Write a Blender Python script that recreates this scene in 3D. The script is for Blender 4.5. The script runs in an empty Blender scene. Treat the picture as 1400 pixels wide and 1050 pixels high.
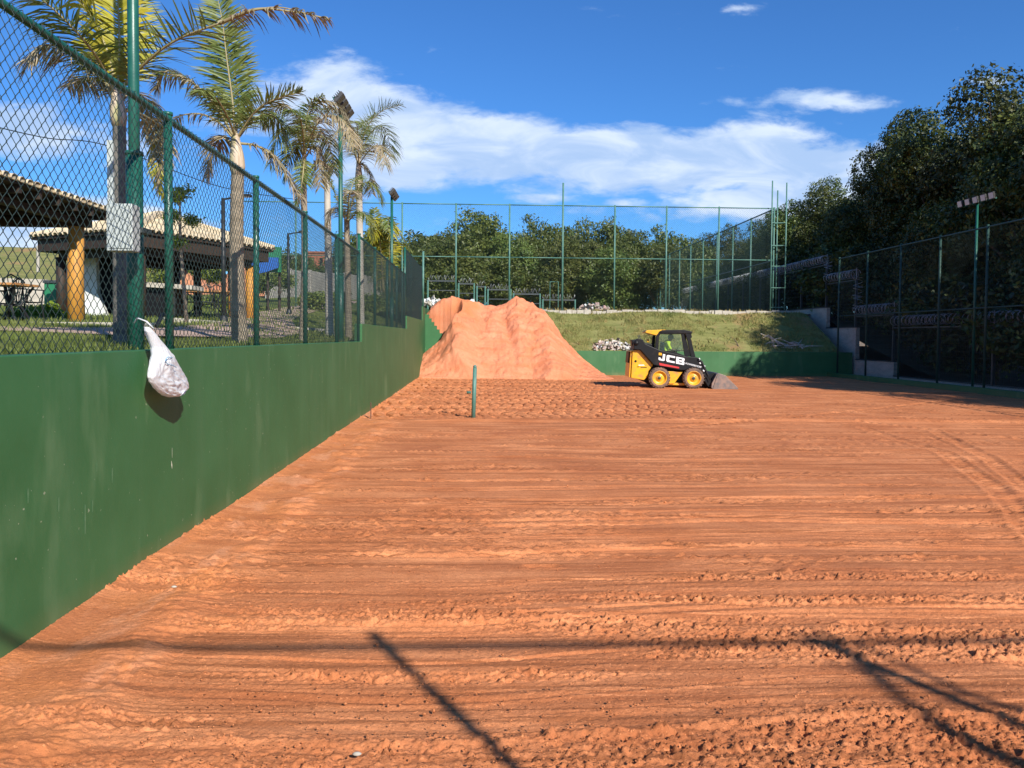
import bpy, math, random
import numpy as np
from mathutils import Vector, Matrix
random.seed(7); RNG = np.random.default_rng(7)
S = bpy.context.scene
COL = S.collection

# ------------------------------------------------------------------ camera
CZ = 1.7
YAW, PITCH, ROLL = math.radians(2.34), math.radians(2.0), math.radians(.4)
F_, SH_ = 1100.0, 26.0
fw = Vector((math.sin(YAW)*math.cos(PITCH), math.cos(YAW)*math.cos(PITCH), -math.sin(PITCH)))
r0 = Vector((math.cos(YAW), -math.sin(YAW), 0)); u0 = r0.cross(fw)
cr, sr = math.cos(ROLL), math.sin(ROLL)
rt = r0*cr+u0*sr; up = u0*cr-r0*sr
cam = bpy.data.cameras.new('camera'); co = bpy.data.objects.new('camera', cam); COL.objects.link(co)
co.matrix_world = Matrix(((rt.x, up.x, -fw.x, 0), (rt.y, up.y, -fw.y, 0), (rt.z, up.z, -fw.z, CZ), (0, 0, 0, 1)))
cam.sensor_width = 36; cam.lens = 36*F_/1400; cam.shift_y = -SH_/1400
cam.clip_start = .05; cam.clip_end = 3000
S.camera = co
def ray(x, y): return fw+rt*((x-700)/F_)-up*((y-525+SH_)/F_)
O_ = Vector((0, 0, CZ))
def onX(x, y, X): d = ray(x, y); return O_+d*(X/d.x)
def onY(x, y, Y): d = ray(x, y); return O_+d*(Y/d.y)
def onZ(x, y, Z): d = ray(x, y); return O_+d*((Z-CZ)/d.z)

# ------------------------------------------------------------------ sun and sky
SUN = Vector((.72, -1.38, 1.0)).normalized()
sl = bpy.data.lights.new('sun', 'SUN'); sl.energy = 5.0; sl.angle = math.radians(.53); sl.color = (1, .945, .85)
so = bpy.data.objects.new('sun', sl); COL.objects.link(so)
so.rotation_euler = SUN.to_track_quat('Z', 'Y').to_euler(); so.location = (20, -30, 30)

world = bpy.data.worlds.new('World'); S.world = world; world.use_nodes = True
N = world.node_tree.nodes; L = world.node_tree.links; N.clear()
def wn(t, **k):
    n = N.new(t)
    for a, b in k.items(): setattr(n, a, b)
    return n
def wmath(op, a, b=None, c=None, clamp=False):
    n = N.new('ShaderNodeMath'); n.operation = op; n.use_clamp = clamp
    for i, v in enumerate((a, b, c)):
        if v is None: continue
        if isinstance(v, (int, float)): n.inputs[i].default_value = v
        else: L.new(v, n.inputs[i])
    return n.outputs[0]
def wstep(v, a, b):
    n = N.new('ShaderNodeMapRange'); n.interpolation_type = 'SMOOTHSTEP'
    L.new(v, n.inputs[0]); n.inputs[1].default_value = a; n.inputs[2].default_value = b
    return n.outputs[0]
sky = wn('ShaderNodeTexSky', sky_type='NISHITA'); sky.sun_disc = False
sky.sun_elevation = math.asin(SUN.z); sky.sun_rotation = math.atan2(SUN.x, SUN.y)
sky.altitude = 20; sky.air_density = 1.0; sky.dust_density = .25; sky.ozone_density = 2.2
tint = wn('ShaderNodeMix', data_type='RGBA', blend_type='MULTIPLY'); tint.inputs[0].default_value = 1
L.new(sky.outputs[0], tint.inputs[6]); tint.inputs[7].default_value = (.33, .70, 1.17, 1)
geo = wn('ShaderNodeTexCoord'); sep = wn('ShaderNodeSeparateXYZ'); L.new(geo.outputs['Generated'], sep.inputs[0])
X_, Y_, Z_ = sep.outputs
yy = wmath('MAXIMUM', wmath('ABSOLUTE', Y_), .08)
A = wmath('DIVIDE', X_, yy); E = wmath('DIVIDE', Z_, yy)
def fbm(sa, se, off, det=8, rough=.58, dist=.6):
    c = wn('ShaderNodeCombineXYZ'); L.new(wmath('MULTIPLY', A, sa), c.inputs[0]); L.new(wmath('MULTIPLY', E, se), c.inputs[1]); c.inputs[2].default_value = off
    n = wn('ShaderNodeTexNoise'); n.inputs['Scale'].default_value = 1; n.inputs['Detail'].default_value = det
    n.inputs['Roughness'].default_value = rough; n.inputs['Distortion'].default_value = dist
    L.new(c.outputs[0], n.inputs['Vector']); return n.outputs['Fac']
big = fbm(5.5, 13, 3.2, 9, .6, .25); fine = fbm(22, 60, 9.1, 6, .6, .3)
dens = wmath('ADD', wmath('MULTIPLY', big, .68), wmath('MULTIPLY', fine, .32))
def blob(a, e, ra, re_, tilt=0.0):
    da = wmath('SUBTRACT', A, a)
    de = wmath('SUBTRACT', wmath('SUBTRACT', E, e), wmath('MULTIPLY', da, tilt))
    q = wmath('ADD', wmath('POWER', wmath('DIVIDE', da, ra), 2), wmath('POWER', wmath('DIVIDE', de, re_), 2))
    return wmath('POWER', 2.718, wmath('MULTIPLY', q, -1))
BL = [(-.15, .262, .13, .062, -.22, 1.35), (.00, .235, .16, .050, -.12, 1.3), (.17, .225, .17, .042, 0, 1.2), (.33, .235, .12, .046, .12, 1.15), (-.12, .20, .12, .03, 0, 1.1),
      (.45, .205, .12, .050, .1, 1.3), (.40, .165, .14, .028, 0, 1.1), (.52, .215, .05, .03, 0, 1.1), (.33, .295, .08, .014, .03, .6), (.44, .297, .12, .016, -.03, .75), (.45, .303, .035, .008, 0, .7), (.64, .325, .03, .008, 0, .7),
      (-.27, .265, .08, .03, 0, .8), (-.60, .245, .20, .034, -.1, 1.05), (-.55, .125, .22, .04, 0, 1.5), (.07, .172, .06, .010, 0, .6), (.18, .168, .04, .008, 0, .6),
      (.32, .41, .04, .012, .1, .55), (.3, .155, .3, .02, 0, .45), (-.2, .14, .2, .02, 0, .4)]
msk = None
for a, e, ra, re_, t, k in BL:
    v = wmath('MULTIPLY', blob(a, e, ra, re_, t), k)
    msk = v if msk is None else wmath('MAXIMUM', msk, v)
m2 = wmath('ADD', dens, wmath('MULTIPLY', wmath('SUBTRACT', msk, .62), .42))
cl = wmath('MULTIPLY', wstep(m2, .355, .565), .93)
shade = wstep(fbm(9, 26, 5.5, 6, .55), .35, .7)
cc = wn('ShaderNodeMix', data_type='RGBA'); L.new(shade, cc.inputs[0])
cc.inputs[6].default_value = (3.6, 5.0, 7.4, 1); cc.inputs[7].default_value = (6.3, 7.2, 8.6, 1)
mx = wn('ShaderNodeMix', data_type='RGBA'); L.new(cl, mx.inputs[0]); L.new(tint.outputs[2], mx.inputs[6]); L.new(cc.outputs[2], mx.inputs[7])
bg = wn('ShaderNodeBackground'); L.new(mx.outputs[2], bg.inputs[0]); bg.inputs[1].default_value = .10
L.new(bg.outputs[0], wn('ShaderNodeOutputWorld').inputs[0])
S.view_settings.view_transform = 'Standard'; S.view_settings.look = 'None'; S.view_settings.gamma = 1
S.view_settings.use_curve_mapping = False; S.view_settings.exposure = .38

# ------------------------------------------------------------------ helpers
def noise3(p, seed=0):
    """value noise on an (n,3) or (n,2) array, 0..1"""
    p = np.asarray(p, float)
    if p.shape[1] == 2: p = np.c_[p, np.zeros(len(p))]
    i = np.floor(p).astype(np.int64); f = p-i; f = f*f*(3-2*f)
    def h(a, b, c):
        n = (a*374761393+b*668265263+c*2147483647+seed*974711) & 0xFFFFFFFF
        n = ((n ^ (n >> 13))*1274126177) & 0xFFFFFFFF
        return ((n ^ (n >> 16)) & 0xFFFF)/65535.
    r = 0
    for dx in (0, 1):
        for dy in (0, 1):
            for dz in (0, 1):
                w = (f[:, 0] if dx else 1-f[:, 0])*(f[:, 1] if dy else 1-f[:, 1])*(f[:, 2] if dz else 1-f[:, 2])
                r = r+w*h(i[:, 0]+dx, i[:, 1]+dy, i[:, 2]+dz)
    return r
def fbmn(p, oct=4, seed=0, gain=.5):
    p = np.asarray(p, float); a, t, s = 1., 0., 0.
    for k in range(oct):
        t = t+a*noise3(p, seed+k*17); s += a; a *= gain; p = p*2.03+11.3
    return t/s

def mesh_np(name, v, f, smooth=False):
    """v (n,3), f (m,k) equal sized faces"""
    me = bpy.data.meshes.new(name); v = np.asarray(v, np.float32); f = np.asarray(f, np.int32)
    m, k = f.shape
    me.vertices.add(len(v)); me.vertices.foreach_set('co', v.ravel())
    me.loops.add(m*k); me.loops.foreach_set('vertex_index', f.ravel())
    me.polygons.add(m); me.polygons.foreach_set('loop_start', np.arange(0, m*k, k, dtype=np.int32))
    me.polygons.foreach_set('loop_total', np.full(m, k, np.int32))
    if smooth: me.polygons.foreach_set('use_smooth', np.ones(m, bool))
    me.update(calc_edges=True); return me

def tag(o, label=None, cat=None, group=None, kind=None):
    if label: o['label'] = label
    if cat: o['category'] = cat
    if group: o['group'] = group
    if kind: o['kind'] = kind
    return o
def link(name, me, mat=None, parent=None, **k):
    o = bpy.data.objects.new(name, me); COL.objects.link(o)
    if mat is not None and me is not None and not me.materials: me.materials.append(mat)
    if parent is not None:
        o.parent = parent
        if parent.parent is None and parent.type == 'EMPTY': o.location = -Vector(parent.location)
    tag(o, **k); return o
def thing(name, loc, label, cat, group=None):
    o = bpy.data.objects.new(name, None); o.empty_display_size = .2; COL.objects.link(o); o.location = loc
    return tag(o, label, cat, group)

class MB:
    def __init__(s): s.v = []; s.f = []
    def add(s, v, f):
        b = len(s.v); s.v += [tuple(p) for p in v]; s.f += [tuple(b+i for i in q) for q in f]; return s
    def box(s, x0, x1, y0, y1, z0, z1):
        return s.add([(x0, y0, z0), (x1, y0, z0), (x1, y1, z0), (x0, y1, z0), (x0, y0, z1), (x1, y0, z1), (x1, y1, z1), (x0, y1, z1)],
                     [(0, 3, 2, 1), (4, 5, 6, 7), (0, 1, 5, 4), (1, 2, 6, 5), (2, 3, 7, 6), (3, 0, 4, 7)])
    def obox(s, c, ax, ay, az, hx, hy, hz):
        c = Vector(c); v = []
        for sz in (-1, 1):
            for sx, sy in ((-1, -1), (1, -1), (1, 1), (-1, 1)): v.append(c+ax*(hx*sx)+ay*(hy*sy)+az*(hz*sz))
        return s.add(v, [(0, 3, 2, 1), (4, 5, 6, 7), (0, 1, 5, 4), (1, 2, 6, 5), (2, 3, 7, 6), (3, 0, 4, 7)])
    def bar(s, a, b, w, h, upv=Vector((0, 0, 1))):
        a, b = Vector(a), Vector(b); t = (b-a); l = t.length; t.normalize()
        sd = t.cross(upv)
        if sd.length < 1e-4: sd = t.cross(Vector((1, 0, 0)))
        sd.normalize(); u = sd.cross(t); return s.obox((a+b)/2, t, sd, u, l/2, w/2, h/2)
    def tube(s, pts, r, n=8, cap=True):
        pts = [Vector(p) for p in pts]; m = len(pts)
        rs = r if isinstance(r, (list, tuple)) else [r]*m
        ref = None; v = []
        for i, p in enumerate(pts):
            t = (pts[min(i+1, m-1)]-pts[max(i-1, 0)]).normalized()
            if ref is None: ref = t.cross(Vector((0, 0, 1))) if abs(t.z) < .95 else t.cross(Vector((1, 0, 0)))
            ref = (ref-t*ref.dot(t)).normalized(); w = t.cross(ref)
            for k in range(n):
                a = 2*math.pi*k/n; v.append(p+ref*(math.cos(a)*rs[i])+w*(math.sin(a)*rs[i]))
        f = [(i*n+k, i*n+(k+1) % n, (i+1)*n+(k+1) % n, (i+1)*n+k) for i in range(m-1) for k in range(n)]
        if cap: f += [tuple(range(n-1, -1, -1)), tuple((m-1)*n+k for k in range(n))]
        return s.add(v, f)
    def prism(s, poly, y0, y1):
        """poly in XZ, extruded in Y; counter-clockwise seen from -Y"""
        n = len(poly); v = [(x, y0, z) for x, z in poly]+[(x, y1, z) for x, z in poly]
        return s.add(v, [tuple(range(n)), tuple(range(2*n-1, n-1, -1))]+[((k+1) % n, k, k+n, (k+1) % n+n) for k in range(n)])
    def lathe(s, prof, c, n=20, axis='z'):
        v = []
        for r, h in prof:
            for k in range(n):
                a = 2*math.pi*k/n; x, y = r*math.cos(a), r*math.sin(a)
                v.append({'z': (c[0]+x, c[1]+y, c[2]+h), 'y': (c[0]+x, c[1]+h, c[2]+y), 'x': (c[0]+h, c[1]+x, c[2]+y)}[axis])
        m = len(prof); f = [(i*n+k, i*n+(k+1) % n, (i+1)*n+(k+1) % n, (i+1)*n+k) for i in range(m-1) for k in range(n)]
        return s.add(v, f)
    def mesh(s, name='m', smooth=False):
        me = bpy.data.meshes.new(name); me.from_pydata(s.v, [], s.f)
        if smooth:
            me.polygons.foreach_set('use_smooth', [True]*len(me.polygons))
        me.update(); return me
    def build(s, name, mat, parent=None, smooth=False, bevel=0, **k):
        o = link(name, s.mesh(name, smooth), mat, parent, **k)
        if bevel:
            m = o.modifiers.new('bevel', 'BEVEL'); m.width = bevel; m.segments = 2; m.limit_method = 'ANGLE'
        return o

# ------------------------------------------------------------------ materials
def mat(name, c, rough=.8, c2=None, scale=6, det=5, bump=0, bscale=None, metal=0, stretch=(1, 1, 1), lo=.35, hi=.65, spec=.5, c3=None, scale3=1, trans=0, rnd=0):
    m = bpy.data.materials.new(name); m.use_nodes = True; nt = m.node_tree; b = nt.nodes['Principled BSDF']
    b.inputs['Roughness'].default_value = rough; b.inputs['Metallic'].default_value = metal
    b.inputs['Specular IOR Level'].default_value = spec
    c = (*c, 1); b.inputs['Base Color'].default_value = c
    tc = nt.nodes.new('ShaderNodeTexCoord'); mp = nt.nodes.new('ShaderNodeMapping'); mp.inputs['Scale'].default_value = stretch
    nt.links.new(tc.outputs['Object'], mp.inputs[0])
    def nz(sc, d=det, r=.6):
        n = nt.nodes.new('ShaderNodeTexNoise'); n.inputs['Scale'].default_value = sc; n.inputs['Detail'].default_value = d; n.inputs['Roughness'].default_value = r
        nt.links.new(mp.outputs[0], n.inputs['Vector']); return n.outputs['Fac']
    def ramp(v, a, b_):
        n = nt.nodes.new('ShaderNodeMapRange'); nt.links.new(v, n.inputs[0]); n.inputs[1].default_value = a; n.inputs[2].default_value = b_; return n.outputs[0]
    out = None
    if c2:
        mx = nt.nodes.new('ShaderNodeMix'); mx.data_type = 'RGBA'; nt.links.new(ramp(nz(scale), lo, hi), mx.inputs[0])
        mx.inputs[6].default_value = c; mx.inputs[7].default_value = (*c2, 1); out = mx.outputs[2]
    if c3:
        mx = nt.nodes.new('ShaderNodeMix'); mx.data_type = 'RGBA'; nt.links.new(ramp(nz(scale3, 4), .5, .72), mx.inputs[0])
        if out: nt.links.new(out, mx.inputs[6])
        else: mx.inputs[6].default_value = c
        mx.inputs[7].default_value = (*c3, 1); out = mx.outputs[2]
    if rnd:
        oi = nt.nodes.new('ShaderNodeObjectInfo'); hs = nt.nodes.new('ShaderNodeHueSaturation')
        mr = nt.nodes.new('ShaderNodeMapRange'); nt.links.new(oi.outputs['Random'], mr.inputs[0]); mr.inputs[3].default_value = 1-rnd; mr.inputs[4].default_value = 1+rnd
        nt.links.new(mr.outputs[0], hs.inputs['Value'])
        mr2 = nt.nodes.new('ShaderNodeMapRange'); nt.links.new(oi.outputs['Random'], mr2.inputs[0]); mr2.inputs[3].default_value = .5-rnd*.06; mr2.inputs[4].default_value = .5+rnd*.06
        nt.links.new(mr2.outputs[0], hs.inputs['Hue'])
        if out: nt.links.new(out, hs.inputs['Color'])
        else: hs.inputs['Color'].default_value = c
        out = hs.outputs[0]
    if out: nt.links.new(out, b.inputs['Base Color'])
    if bump:
        bp = nt.nodes.new('ShaderNodeBump'); bp.inputs['Strength'].default_value = 1; bp.inputs['Distance'].default_value = bump
        nt.links.new(nz(bscale or scale*4, 6, .65), bp.inputs['Height']); nt.links.new(bp.outputs[0], b.inputs['Normal'])
    if trans:
        t = nt.nodes.new('ShaderNodeBsdfTranslucent'); ms = nt.nodes.new('ShaderNodeMixShader'); ms.inputs[0].default_value = trans
        if out: nt.links.new(out, t.inputs[0])
        else: t.inputs[0].default_value = c
        nt.links.new(b.outputs[0], ms.inputs[1]); nt.links.new(t.outputs[0], ms.inputs[2])
        nt.links.new(ms.outputs[0], nt.nodes['Material Output'].inputs[0])
    return m
M = {}
M['pipe_shaded'] = mat('shaded_green_pipe', (.012, .05, .04), .6, c2=(.02, .07, .055), scale=9)  # green pipe paint darkened in colour for the shaded right-hand fence
M['pipe'] = mat('green_pipe', (.010, .085, .060), .36, c2=(.016, .115, .080), scale=9, bump=.001, bscale=60)
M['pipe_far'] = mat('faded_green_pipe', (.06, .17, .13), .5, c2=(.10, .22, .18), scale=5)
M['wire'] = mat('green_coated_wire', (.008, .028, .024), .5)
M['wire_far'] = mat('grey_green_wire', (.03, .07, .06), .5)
M['dark_steel'] = mat('dark_steel', (.035, .045, .05), .5, metal=.0, c2=(.06, .07, .07), scale=8)
M['galv'] = mat('galvanised_wire', (.33, .34, .35), .5, metal=.3)
M['black'] = mat('black_paint', (.005, .005, .006), .5, c2=(.035, .024, .018), scale=5, lo=.55, hi=.9, spec=.3)
M['iron'] = mat('black_iron', (.015, .016, .018), .5)
M['white'] = mat('white_paint', (.75, .76, .74), .55, c2=(.6, .61, .58), scale=3)
M['box'] = mat('off_white_box', (.48, .52, .49), .55, c2=(.42, .46, .43), scale=3)
M['wood'] = mat('yellow_log', (.62, .31, .05), .6, c2=(.42, .18, .03), scale=5, stretch=(6, 6, .6), bump=.004, bscale=20)
M['darkwood'] = mat('dark_timber', (.05, .03, .018), .7, c2=(.025, .015, .01), scale=6, stretch=(4, 4, 1))
M['tile'] = mat('cream_roof_tile', (.64, .52, .33), .8, c2=(.48, .37, .22), scale=3, c3=(.70, .60, .42), scale3=9, rnd=.15)
M['tabletop'] = mat('orange_wood', (.55, .28, .1), .6, c2=(.4, .18, .06), scale=8)
M['slab'] = mat('pale_concrete', (.5, .46, .38), .85, c2=(.38, .34, .28), scale=3, bump=.003)
M['block'] = mat('grey_blockwork', (.55, .49, .40), .9, c2=(.42, .37, .30), scale=2, bump=.004, bscale=15, stretch=(1, 1, 3))
M['conc_far'] = mat('weathered_concrete', (.40, .37, .32), .9, c2=(.24, .22, .2), scale=1.2, stretch=(1, 1, .4))
M['brickred'] = mat('red_brick', (.42, .15, .08), .9, c2=(.3, .11, .06), scale=3)
M['rail_blue'] = mat('blue_paint', (.02, .11, .4), .5)
M['green_panel'] = mat('green_paint', (.02, .18, .08), .5)
M['yellow'] = mat('yellow_machine_paint', (.82, .42, .012), .36, c2=(.66, .32, .03), scale=6, lo=.4, hi=.75, c3=(.46, .22, .08), scale3=5, bump=.001)
M['tyre'] = mat('dusty_tyre', (.10, .075, .06), .9, c2=(.26, .15, .10), scale=9, bump=.004)
M['bucket'] = mat('worn_bucket_steel', (.17, .15, .14), .45, c2=(.33, .22, .17), scale=7, metal=.35)
M['red'] = mat('red_decal', (.55, .03, .03), .5)
M['decal'] = mat('white_decal', (.8, .8, .8), .5)
M['skin'] = mat('brown_skin', (.16, .075, .045), .55)
M['hair'] = mat('dark_hair', (.012, .01, .009), .7)
M['hivis'] = mat('yellow_green_shirt', (.62, .8, .05), .7)
M['trouser'] = mat('dark_trousers', (.03, .035, .05), .8)
M['trunk'] = mat('bark', (.16, .12, .085), .9, c2=(.09, .07, .05), scale=5, bump=.01, bscale=12, stretch=(1, 1, .4))
M['palmtrunk'] = mat('palm_trunk_bark', (.34, .28, .2), .9, c2=(.2, .16, .11), scale=4, bump=.008, bscale=25, stretch=(1, 1, 3))
M['palm_shaded'] = mat('shaded_palm_trunk', (.12, .11, .095), .9, c2=(.2, .18, .15), scale=5, bump=.008, bscale=25, stretch=(1, 1, 3))  # palm bark greyed down, shade on the nearest trunk put into the colour
M['crownshaft'] = mat('crownshaft', (.62, .52, .4), .7, c2=(.35, .25, .15), scale=5, stretch=(5, 5, .5), c3=(.35, .38, .12), scale3=2)
M['frond'] = mat('palm_leaf', (.12, .18, .04), .5, c2=(.27, .29, .08), scale=2.5, trans=.3)
M['frond_y'] = mat('yellowing_palm_leaf', (.36, .36, .03), .5, c2=(.55, .47, .05), scale=3, trans=.35)
M['frond_d'] = mat('dry_palm_leaf', (.42, .33, .20), .8, c2=(.20, .19, .09), scale=5, trans=.25, c3=(.55, .45, .30), scale3=6)
M['rachis'] = mat('palm_rib', (.35, .3, .14), .6, c2=(.25, .2, .1), scale=4)
M['leaf'] = mat('forest_leaf', (.018, .038, .010), .5, c2=(.075, .105, .020), scale=.5, det=3, trans=.25, rnd=.3, c3=(.22, .23, .045), scale3=1.3)  # near-black base and bright patches put shade and sunlit clumps into the colour
M['leaf_far'] = mat('wood_leaf', (.055, .095, .018), .5, c2=(.15, .18, .035), scale=.5, det=3, trans=.28, rnd=.28, c3=(.20, .20, .05), scale3=2.6)
M['shrub'] = mat('shrub_leaf', (.12, .18, .03), .55, c2=(.22, .25, .05), scale=3, trans=.25)
M['shrub_y'] = mat('lime_leaf', (.28, .36, .03), .55, c2=(.14, .22, .02), scale=4, trans=.3)
M['bagm'] = mat('white_plastic', (.80, .81, .82), .35, trans=.3)
M['bagblue'] = mat('faded_blue_print', (.25, .45, .62), .5)
M['flood'] = mat('floodlight_housing', (.05, .05, .05), .5)
M['lens'] = mat('floodlight_glass', (.58, .58, .55), .3)
M['lens_dark'] = mat('dark_floodlight_glass', (.06, .07, .075), .2)
M['rust'] = mat('rusty_rebar', (.12, .06, .04), .8)
M['rubble_a'] = mat('pink_rubble', (.42, .27, .21), .9, c2=(.6, .52, .46), scale=1.2, rnd=.4)
M['rubble_b'] = mat('dark_rubble', (.07, .06, .055), .9)
M['deadwood'] = mat('dead_wood', (.62, .55, .47), .9, c2=(.42, .35, .28), scale=6)
M['straw'] = mat('dry_grass', (.25, .2, .07), .9)
M['redpot'] = mat('red_plastic', (.5, .06, .05), .5)

M['drip'] = mat('pale_drip', (.6, .62, .45), .7)
M['smudge'] = mat('chalky_smudge', (.12, .22, .11), .7, c2=(.06, .17, .065), scale=30)
def court_paint(name):
    m = mat(name, (.026, .120, .036), .6, c2=(.036, .145, .048), scale=1.3, det=6, bump=.0015, bscale=35)
    nt = m.node_tree; b = nt.nodes['Principled BSDF']; src = b.inputs['Base Color'].links[0].from_socket
    tc = nt.nodes.new('ShaderNodeTexCoord')
    def layer(src, stretch, scale, a, c, col, amt, zlo=None, zhi=None, power=1):
        mp = nt.nodes.new('ShaderNodeMapping'); mp.inputs['Scale'].default_value = stretch; nt.links.new(tc.outputs['Object'], mp.inputs[0])
        n = nt.nodes.new('ShaderNodeTexNoise'); n.inputs['Scale'].default_value = scale; n.inputs['Detail'].default_value = 5; nt.links.new(mp.outputs[0], n.inputs['Vector'])
        r = nt.nodes.new('ShaderNodeMapRange'); nt.links.new(n.outputs['Fac'], r.inputs[0]); r.inputs[1].default_value = a; r.inputs[2].default_value = c; r.inputs[4].default_value = amt
        v = r.outputs[0]
        if zlo is not None:
            sp = nt.nodes.new('ShaderNodeSeparateXYZ'); nt.links.new(tc.outputs['Object'], sp.inputs[0])
            r2 = nt.nodes.new('ShaderNodeMapRange'); nt.links.new(sp.outputs[2], r2.inputs[0]); r2.inputs[1].default_value = zlo; r2.inputs[2].default_value = zhi; r2.inputs[3].default_value = 1; r2.inputs[4].default_value = 0
            mu = nt.nodes.new('ShaderNodeMath'); mu.operation = 'MULTIPLY'; nt.links.new(v, mu.inputs[0]); nt.links.new(r2.outputs[0], mu.inputs[1]); v = mu.outputs[0]
        mx = nt.nodes.new('ShaderNodeMix'); mx.data_type = 'RGBA'; nt.links.new(v, mx.inputs[0]); nt.links.new(src, mx.inputs[6]); mx.inputs[7].default_value = (*col, 1)
        return mx.outputs[2]
    s = layer(src, (1, 1, .12), 3.0, .5, .75, (.085, .18, .085), .25)          # drip streaks
    s = layer(s, (1, 1, .35), 2.2, .59, .72, (.15, .25, .12), .42)              # chalky scuffs
    s = layer(s, (1, 1, 1), 1.0, .3, .7, (.30, .17, .07), .5, -.05, .18)        # soil splashed at the foot
    s = layer(s, (1, 1, 1), 24, .70, .73, (.5, .5, .36), .5)                     # specks
    nt.links.new(s, b.inputs['Base Color'])
    return m
M['court_wall'] = court_paint('green_court_paint')

def soil(name, c1, c2, c3, sxy=(1, 1), bump=.006, c4=None, streak=False):
    m = bpy.data.materials.new(name); m.use_nodes = True; nt = m.node_tree; b = nt.nodes['Principled BSDF']; b.inputs['Roughness'].default_value = .92
    b.inputs['Specular IOR Level'].default_value = .2
    tc = nt.nodes.new('ShaderNodeTexCoord')
    def nz(st, sc, d=5, r=.6):
        mp = nt.nodes.new('ShaderNodeMapping'); mp.inputs['Scale'].default_value = st; nt.links.new(tc.outputs['Object'], mp.inputs[0])
        n = nt.nodes.new('ShaderNodeTexNoise'); n.inputs['Scale'].default_value = sc; n.inputs['Detail'].default_value = d; n.inputs['Roughness'].default_value = r
        nt.links.new(mp.outputs[0], n.inputs['Vector']); return n.outputs['Fac']
    def mix(f, lo, hi, a, bcol, amt=1):
        r = nt.nodes.new('ShaderNodeMapRange'); nt.links.new(f, r.inputs[0]); r.inputs[1].default_value = lo; r.inputs[2].default_value = hi; r.inputs[4].default_value = amt
        mx = nt.nodes.new('ShaderNodeMix'); mx.data_type = 'RGBA'; nt.links.new(r.outputs[0], mx.inputs[0])
        if isinstance(a, tuple): mx.inputs[6].default_value = (*a, 1)
        else: nt.links.new(a, mx.inputs[6])
        mx.inputs[7].default_value = (*bcol, 1); return mx.outputs[2]
    MASK = []
    def mixm(mask, f, lo, hi, a, bcol, amt):
        r = nt.nodes.new('ShaderNodeMapRange'); nt.links.new(f, r.inputs[0]); r.inputs[1].default_value = lo; r.inputs[2].default_value = hi; r.inputs[4].default_value = amt
        mu = nt.nodes.new('ShaderNodeMath'); mu.operation = 'MULTIPLY'; nt.links.new(r.outputs[0], mu.inputs[0]); nt.links.new(mask, mu.inputs[1])
        mx = nt.nodes.new('ShaderNodeMix'); mx.data_type = 'RGBA'; nt.links.new(mu.outputs[0], mx.inputs[0]); nt.links.new(a, mx.inputs[6]); mx.inputs[7].default_value = (*bcol, 1); return mx.outputs[2]
    s = mix(nz((sxy[0], sxy[1], 1), 1.1, 6), .38, .62, c1, c2)
    s = mix(nz((.35, 3.2, 1), 1.3, 5), .42, .66, s, c3, .8)
    if streak:
        sx = nt.nodes.new('ShaderNodeSeparateXYZ'); nt.links.new(tc.outputs['Object'], sx.inputs[0])
        wob = nz((1, 1, 1), 1.7, 3); ad = nt.nodes.new('ShaderNodeMath'); ad.operation = 'MULTIPLY_ADD'; nt.links.new(wob, ad.inputs[0]); ad.inputs[1].default_value = 1.1; nt.links.new(sx.outputs[0], ad.inputs[2])
        mk = nt.nodes.new('ShaderNodeMapRange'); nt.links.new(ad.outputs[0], mk.inputs[0]); mk.inputs[1].default_value = -1.35; mk.inputs[2].default_value = -.85
        MASK.append(mk.outputs[0])
        inv = nt.nodes.new('ShaderNodeMath'); inv.operation = 'SUBTRACT'; inv.inputs[0].default_value = 1; nt.links.new(mk.outputs[0], inv.inputs[1])
        s = mixm(inv.outputs[0], nz((1, .7, 1), 2.2, 5), .46, .56, s, (.64, .225, .078), .7)
        s = mixm(inv.outputs[0], nz((1, .5, 1), 3.1, 5), .54, .64, s, (.74, .33, .175), .6)
        s = mixm(mk.outputs[0], nz((.16, 7.5, 1), 1.6, 4), .55, .62, s, tuple(x*.52 for x in c1), .7)
        s = mixm(mk.outputs[0], nz((.10, 24, 1), 1.3, 3), .585, .63, s, tuple(x*.45 for x in c1), .75)
        s = mix(nz((.2, 11, 1), 2.3, 3), .58, .68, s, tuple(min(1, x*1.22) for x in c2), .6)
    s = mix(nz((1, 1, 1), 22, 4), .52, .75, s, tuple(x*.7 for x in c1), .7)
    s = mix(nz((1, 1.6, 1), 85, 3, .7), .56, .68, s, tuple(x*.45 for x in c1), .8 if streak else .3)
    s = mix(nz((1, 1, 1), 70, 2), .62, .72, s, tuple(min(1, x*1.35) for x in c2), .6)
    if c4: s = mix(nz((1, 1, 1), .55, 3), .56, .68, s, c4, .8)
    nt.links.new(s, b.inputs['Base Color'])
    bp = nt.nodes.new('ShaderNodeBump'); bp.inputs['Strength'].default_value = 1; bp.inputs['Distance'].default_value = bump
    nt.links.new(nz((1, 1, 1), 55 if streak else 38, 6, .75), bp.inputs['Height']); nt.links.new(bp.outputs[0], b.inputs['Normal'])
    return m
M['clay'] = soil('red_clay', (.58, .198, .074), (.75, .292, .122), (.41, .128, .046), bump=.011, c4=(.42, .135, .052), streak=True)
M['pile'] = soil('fresh_sand', (.76, .275, .140), (.84, .35, .19), (.70, .22, .095), bump=.045, c4=(.70, .225, .085))
M['edge_soil'] = M['clay']
M['grass'] = soil('bank_grass', (.24, .24, .075), (.32, .30, .11), (.15, .17, .045), bump=.05, c4=(.36, .22, .10))
M['lawn'] = soil('lawn_grass', (.11, .15, .03), (.17, .19, .05), (.09, .13, .025), bump=.02, c4=(.26, .22, .11))
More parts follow.
